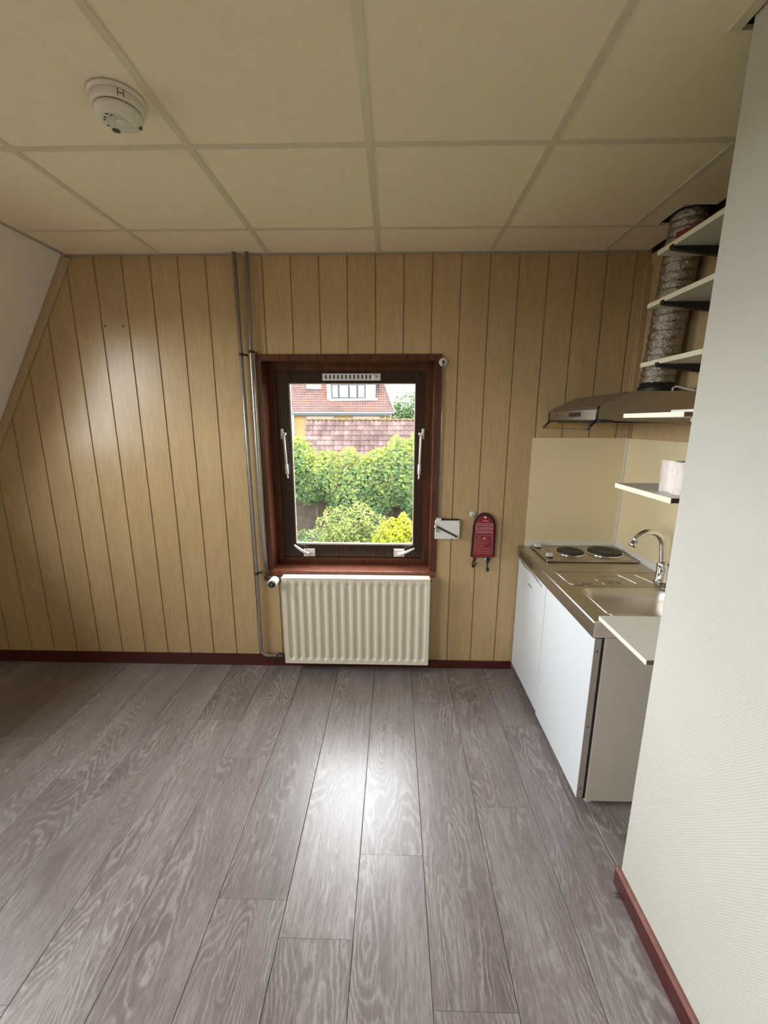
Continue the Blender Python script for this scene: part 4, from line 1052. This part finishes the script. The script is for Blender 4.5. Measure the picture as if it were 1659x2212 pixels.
# tall leafy hedge at about 9.5 m
HYD = 9.5
def hedge_top(x):
    return 1.02 + .16 * math.sin(x * 2.1 + .6) + .10 * math.sin(x * 5.3 + 1.0) + .06 * math.sin(x * 11.0) + (.30 * math.exp(-((x - .65) / .22) ** 2)) + (.18 * math.exp(-((x - 1.15) / .3) ** 2))
hx0, hx1 = -2.6, 1.9
hedge = thing('climber_hedge', ((hx0 + hx1) / 2, HYD + .4, GZ), 'tall hedge of heart-shaped bright green leaves along the garden fence', 'hedge')
pl = []; big = []
for i in range(9000):
    x = rnd.uniform(hx0, hx1); zt = hedge_top(x); zb = -.75 + .25 * math.sin(x * 3.1 + 2.0) + .2 * math.sin(x * 7) - (.45 if x > .9 else 0) + (.30 if x < -1.45 else 0)
    t = rnd.random() ** .8; z = zb + (zt - zb) * t
    bulge = .32 * math.sin(PI * min(1, max(0, t)) ** .8) + .10 * math.sin(x * 4 + z * 3)
    dep = rnd.random() ** 2 * .55
    y = HYD + .35 - bulge + dep + (.25 * t * t)
    nm = Vector((0, -.75, .55)) + gauss_n() * .42
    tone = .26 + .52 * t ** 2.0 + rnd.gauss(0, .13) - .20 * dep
    s_ = rnd.uniform(.075, .125) * (1.0 - .25 * t)
    if z > zt - .12: s_ *= .8
    item = (Vector((x, y, z)), nm, s_, max(0, min(1, tone)))
    if dep < .06 and .15 < t < .8 and -1.7 < x < 1.3 and len(big) < 240 and s_ > .085: big.append(item)
    else: pl.append(item)
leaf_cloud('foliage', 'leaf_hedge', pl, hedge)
vs_, fs_ = leaf_shape(1.0)
lm = []
for t in (.15, .3, .45, .6, .8):
    me = bpy.data.meshes.new('leaf'); me.from_pydata(vs_, [], fs_); me.update()
    at = me.attributes.new('tone', 'FLOAT', 'POINT'); at.data.foreach_set('value', [t] * len(vs_)); me.materials.append(MT['leaf_hedge']); lm.append(me)
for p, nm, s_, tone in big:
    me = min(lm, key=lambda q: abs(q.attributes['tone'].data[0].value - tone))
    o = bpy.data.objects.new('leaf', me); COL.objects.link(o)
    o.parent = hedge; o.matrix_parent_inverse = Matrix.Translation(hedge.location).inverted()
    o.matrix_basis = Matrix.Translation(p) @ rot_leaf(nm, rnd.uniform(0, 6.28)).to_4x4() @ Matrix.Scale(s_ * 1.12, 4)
for x in (-1.9, -1.2, -.5, .2, .8, 1.4):
    child(MB().tube([(x, HYD + .55, GZ), (x + .1, HYD + .5, -.8), (x + .05, HYD + .55, .6)], [.04, .03, .012], 7), 'stem', 'bark', hedge)
# garden fence behind the hedge
fence = thing('garden_fence', (-.3, HYD + 1.0, GZ), 'weathered wooden board fence behind the hedge', 'fence')
for i in range(26):
    x = hx0 - .2 + .19 * i
    child(MB().box(x, x + .1885, HYD + .98, HYD + 1.0, GZ + .04, -.32 + rnd.uniform(-.01, .01)), 'fence_board', 'fence', fence)
for zz in (-.62, -1.9): child(MB().box(hx0 - .2, hx1 + .6, HYD + 1.0, HYD + 1.05, zz, zz + .08), 'fence_rail', 'fence', fence)

def bush(name, label, c, rad3, n, mat, smin, smax, t0, t1, cat='shrub', stems=5):
    c = Vector(c); t = thing(name, (c.x, c.y, GZ), label, cat)
    pl = []
    for i in range(n):
        d = gauss_n().normalized()
        if d.y > .55: d.y *= -1
        lump = 1 + .10 * math.sin(d.x * 7 + c.x) * math.sin(d.z * 8 + 1) + .07 * math.sin(d.x * 15 + d.z * 13)
        rr = lump * (1 - rnd.random() ** 2 * .35)
        p = c + Vector((d.x * rad3[0], d.y * rad3[1], d.z * rad3[2])) * rr
        if p.z < GZ + .1: continue
        nm = Vector((d.x, d.y, d.z * .6 + .5)) + gauss_n() * .5
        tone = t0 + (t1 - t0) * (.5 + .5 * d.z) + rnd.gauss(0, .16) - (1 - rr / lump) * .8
        pl.append((p, nm, rnd.uniform(smin, smax), max(0, min(1, tone))))
    leaf_cloud('foliage', mat, pl, t)
    for i in range(stems):
        a = 2 * PI * i / stems
        child(MB().tube([(c.x + .1 * math.cos(a), c.y + .1 * math.sin(a), GZ), (c.x + rad3[0] * .5 * math.cos(a), c.y + rad3[1] * .4 * math.sin(a), c.z + rad3[2] * .3)], [.03, .01], 6), 'stem', 'bark', t)
    return t
cb = PY(762, 1168, 6.6)
bush('variegated_shrub', 'rounded shrub with small cream-edged yellow-green leaves below the hedge', (cb.x, 6.6, cb.z), (.66, .62, .60), 6500, 'leaf_var', .028, .05, .30, .72)
cb = PY(862, 1178, 5.5)
bush('lime_shrub', 'compact bright lime yellow shrub beside the variegated one', (cb.x, 5.5, cb.z), (.37, .36, .415), 5200, 'leaf_lime', .022, .042, .25, .80)
cb = PY(652, 1195, 7.95)
bush('dull_shrub', 'loose grey-green shrub in front of the fence', (cb.x, 7.95, cb.z), (.59, .52, .50), 2600, 'leaf_dark', .03, .055, .30, .75)

# ---- garage with a pantiled roof, ridge at about 20 m
GYD = 24.0
rl = PY(662, 907, GYD); rz = rl.z
rx1 = PY(960, 907, GYD).x
PIT = math.radians(54); vd = Vector((0, -math.cos(PIT), -math.sin(PIT))); nu = Vector((0, -math.sin(PIT), math.cos(PIT)))
gar = thing('garage', ((rl.x + rx1) / 2, GYD, GZ), 'low building with mauve pantiled roof and mossy ridge beyond the hedge', 'building')
L_ = 3.4
m = MB(); a_ = [Vector((rl.x, GYD, rz)), Vector((rx1, GYD, rz)), Vector((rx1, GYD, rz)) + vd * L_, Vector((rl.x, GYD, rz)) + vd * L_]
m.hexa([p - nu * .05 for p in a_], [p - nu * .14 for p in a_])
a2 = [Vector((p.x, 2 * GYD - p.y, p.z)) for p in a_]
m.hexa([p - Vector((0, 0, .06)) for p in a2], [p - Vector((0, 0, .2)) for p in a2])
child(m, 'roof_deck', 'tile_g', gar)
ey = GYD + vd.y * L_ + .25; ez = rz + vd.z * L_
child(MB().box(rl.x + .12, rx1 - .1, ey, 2 * GYD - ey, GZ, ez).poly_x([(ey, ez), (GYD, rz - .2), (2 * GYD - ey, ez)], rl.x + .12, rl.x + .3), 'walls', 'brick', gar)
TW, TG = .245, .33
ts = MB(); nseg = 6; top = []; bot = []
for i in range(nseg + 1):
    t = i / nseg; x = t * TW * 1.06; h = .028 * math.sin(t * 2 * PI * .95 + .5)
    top.append((x, 0, h + .0)); bot.append((x, 1.12 * TG, h + .035))
vs2 = top + bot + [(x, y, z - .014) for x, y, z in top] + [(x, y, z - .014) for x, y, z in bot]
k = nseg + 1
fs2 = [(i, i + 1, i + 1 + k, i + k) for i in range(nseg)] + [(i + k, i + 1 + k, i + 1 + 3 * k, i + 3 * k) for i in range(nseg)] + [(i + 2 * k, i + 3 * k, i + 1 + 3 * k, i + 1 + 2 * k) for i in range(nseg)]
ts.add(vs2, fs2); tmesh = ts.mesh('roof_tile', 'tile_g')
Rt = Matrix((Vector((1, 0, 0)), vd, nu)).transposed().to_4x4()
cnt = 0
for r_ in range(10):
    for c_ in range(int((rx1 - rl.x) / TW)):
        x = rl.x + c_ * TW
        o = bpy.data.objects.new('roof_tile', tmesh); COL.objects.link(o)
        p = Vector((x, GYD, rz)) + vd * (r_ * TG + .02) + nu * rnd.uniform(0, .008)
        o.parent = gar; o.matrix_parent_inverse = Matrix.Translation(gar.location).inverted()
        o.matrix_basis = Matrix.Translation(p) @ Rt
rtm = MB().lathe([(.075, 0), (.08, .40)], (0, 0, 0), (1, 0, 0), 10).mesh('ridge_tile', 'ridge')
for c_ in range(int((rx1 - rl.x) / .38)):
    o = bpy.data.objects.new('ridge_tile', rtm); COL.objects.link(o); o.parent = gar; o.matrix_parent_inverse = Matrix.Translation(gar.location).inverted()
    o.matrix_basis = Matrix.Translation((rl.x + c_ * .38, GYD, rz + .01))

# ---- house at about 40 m
HD = 40.0
hl = PY(615, 889, HD); hr = PY(851, 889, HD); ze = (hl.z + hr.z) / 2
wr = PY(843, 900, HD).x; wl_ = PY(634, 900, HD).x
house = thing('brick_house', ((hl.x + hr.x) / 2, HD, GZ), 'yellow brick house with red tiled roof and wide dormer beyond the garage', 'house')
PT = math.radians(44); ud = Vector((0, math.cos(PT), math.sin(PT))); un = Vector((0, -math.sin(PT), math.cos(PT)))
RL = 6.6
child(MB().box(wl_ - .1, wr, HD + .5, HD + 9.0, GZ, ze), 'walls', 'brick', house)
# wavy tile covering as real relief
m = MB(); ncol = int((hr.x - hl.x) / .06); nrow = int(RL / .34)
def wave(x): return .045 * math.sin(x / .24 * 2 * PI)
vs3 = []; fs3 = []
for r_ in range(nrow):
    for e_ in (0, 1):
        s_ = (r_ + e_) * .34; lift = .05 if e_ == 0 else 0
        for c_ in range(ncol + 1):
            x = hl.x + c_ * (hr.x - .26 * s_ - hl.x) / ncol
            vs3.append(Vector((x, HD, ze)) + ud * s_ + un * (wave(x) + lift))
for q in range(2 * nrow - 1):
    for c_ in range(ncol):
        a_ = q * (ncol + 1) + c_; fs3.append((a_, a_ + 1, a_ + ncol + 2, a_ + ncol + 1))
m.add(vs3, fs3); rt = child(m, 'roof_tiles', 'tile_h', house); rt['kind'] = 'stuff'
a_ = [Vector((hl.x, HD, ze)), Vector((hr.x, HD, ze)), Vector((hr.x - .26 * RL, HD, ze)) + ud * RL, Vector((hl.x, HD, ze)) + ud * RL]
b_ = [Vector((p.x, 2 * (HD + RL * ud.y) - p.y, p.z)) for p in a_]
child(MB().hexa([p - un * .06 for p in a_], [p - un * .25 for p in a_]).hexa(b_, [p - Vector((0, 0, .25)) for p in b_]), 'roof_deck', 'tile_h', house)
child(MB().box(hl.x, hr.x, HD - .12, HD + .06, ze - .16, ze - .02), 'gutter', 'zinc', house)
child(MB().box(hl.x, hr.x - .2, HD + .06, HD + .5, ze - .34, ze - .1), 'soffit', 'ext_grey', house)
child(MB().hexa([Vector((hr.x, HD, ze)) - un * .2, Vector((hr.x + .08, HD, ze)) - un * .2, Vector((hr.x + .08, HD, ze)) + un * .1, Vector((hr.x, HD, ze)) + un * .1], [p + ud * RL + Vector((-.26 * RL, 0, 0)) for p in (Vector((hr.x, HD, ze)) - un * .2, Vector((hr.x + .08, HD, ze)) - un * .2, Vector((hr.x + .08, HD, ze)) + un * .1, Vector((hr.x, HD, ze)) + un * .1)]), 'verge_board', 'ext_white', house)
# dormer
foot = PPL(765, 862, Vector((0, HD, ze)), un); yd = foot.y
dx0, dx1 = PY(714, 850, yd).x, PY(812, 850, yd).x; dz0, dz1 = PY(765, 860.5, yd).z, PY(765, 831, yd).z
dm_ = child(MB().box(dx0, dx1, yd, yd + 4, dz0 - .25, dz1 + .35).box(dx0 - .3, dx1 + .25, yd - .25, yd + 4, dz1 + .2, dz1 + .5), 'dormer', 'ext_grey', house)
def hsub(m, name, mat, par):
    o = m.build(name, mat); o.parent = par; return o
hsub(MB().box(dx0 - .35, dx0 + .02, yd - .05, yd + .3, dz0 - .2, dz1 + .2), 'dormer_cheek_trim', 'ext_white', dm_)
edges_px = [(718, 731), (733, 753), (755, 771), (773, 788), (791, 809)]
for i, (ua, ub) in enumerate(edges_px):
    xa, xb = PY(ua, 850, yd - .05).x, PY(ub, 850, yd - .05).x
    f = MB().box(xa - .02, xb + .02, yd - .06, yd - .01, dz0 + .04, dz1 - .02).build('dormer_window', 'ext_white' if i == 4 else 'ext_dark'); f.parent = house; f.matrix_parent_inverse = Matrix.Translation(house.location).inverted()
    e_ = .14 if i == 4 else .05
    hsub(MB().box(xa + e_, xb - e_, yd - .09, yd - .055, dz0 + .05 + e_, dz1 - .03 - e_), 'pane', 'dark_pane' if i == 4 else 'pale_pane', f)
fl = [PPL(u, v, Vector((0, HD, ze)) + un * .12, un) for u, v in ((712, 866), (817, 864), (815, 860), (712, 861))]
child(MB().hexa(fl, [p - un * .08 for p in fl]), 'lead_flashing', 'ext_white', house)
sk_ = [PPL(u, v, Vector((0, HD, ze)) + un * .14, un) for u, v in ((661, 840), (694, 841), (694, 826), (661, 825))]
f = MB().hexa(sk_, [p - un * .16 for p in sk_]).build('roof_window', 'ext_grey'); f.parent = house; f.matrix_parent_inverse = Matrix.Translation(house.location).inverted()
c_ = sum(sk_, Vector()) / 4; sk2 = [c_ + (p - c_) * .9 + un * .02 for p in sk_]; hsub(MB().hexa(sk2, [p - un * .03 for p in sk2]), 'pane', 'pale_pane', f)
# windows under the eaves
for ua, ub in ((660, 724), (760, 823)):
    xa, xb = PY(ua, 900, HD + .45).x, PY(ub, 900, HD + .45).x
    f = MB().box(xa, xb, HD + .42, HD + .52, ze - 1.9, ze - .18).build('house_window', 'ext_grey'); f.parent = house; f.matrix_parent_inverse = Matrix.Translation(house.location).inverted()
    hsub(MB().box(xa + .12, xb - .12, HD + .38, HD + .43, ze - 1.85, ze - .42), 'blind', 'blind', f)
for u in (682, 832):
    x = PY(u, 900, HD + .3).x
    child(MB().tube([(x, HD + .36, ze - .1), (x, HD + .36, GZ)], .05, 8), 'downpipe', 'ext_white', house)
x = PY(631, 930, HD + .3).x
child(MB().box(x - .16, x + .12, HD + .25, HD + .5, GZ, ze - .12), 'corner_board', 'ext_white', house)
# dark flat-roofed lean-to beside the garage
s0, s1_ = PY(641, 965, 25.2), PY(667, 978, 25.2)
lt = thing('garden_shed', ((s0.x + s1_.x) / 2, 25.7, GZ), 'small dark grey flat-roofed shed beside the garage', 'shed')
child(MB().box(s0.x, s1_.x, 25.2, 26.2, GZ, s0.z - .1), 'walls', 'ext_grey', lt)
child(MB().box(s0.x - .1, s1_.x + .1, 25.1, 26.3, s0.z - .1, s0.z + .04), 'roof', 'ext_white', lt)

# ---- tree beyond the house
TD = 58.0
tc = PY(880, 880, TD); ttop = PY(880, 836, TD)
tree = thing('tree', (tc.x, TD, GZ), 'soft green broadleaf tree rising beside the house', 'tree')
pl = []
for i in range(7000):
    d = gauss_n().normalized()
    if d.y > .4: d.y *= -1
    b_ = rnd.choice([((0, 0, 0), (2.5, 2.2, 2.7)), ((-1.2, -.3, -1.2), (1.6, 1.5, 1.8)), ((1.6, 0, -.6), (2.0, 1.6, 2.2)), ((.2, 0, -2.5), (2.6, 2.0, 2.0)), ((3.2, .4, .4), (1.8, 1.6, 2.6))])
    rr = 1 - rnd.random() ** 2 * .3 + .1 * math.sin(d.x * 9) * math.sin(d.z * 9)
    p = Vector((tc.x, TD, ttop.z - 2.7)) + Vector(b_[0]) + Vector((d.x * b_[1][0], d.y * b_[1][1], d.z * b_[1][2])) * rr
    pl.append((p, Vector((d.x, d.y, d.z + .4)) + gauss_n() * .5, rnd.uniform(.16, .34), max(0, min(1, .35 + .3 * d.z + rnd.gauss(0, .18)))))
leaf_cloud('crown', 'leaf_tree', pl, tree)
child(MB().tube([(tc.x, TD + .3, GZ), (tc.x + .1, TD + .3, 1.0), (tc.x, TD + .3, ttop.z - 3)], [.35, .28, .12], 10), 'trunk', 'bark', tree)
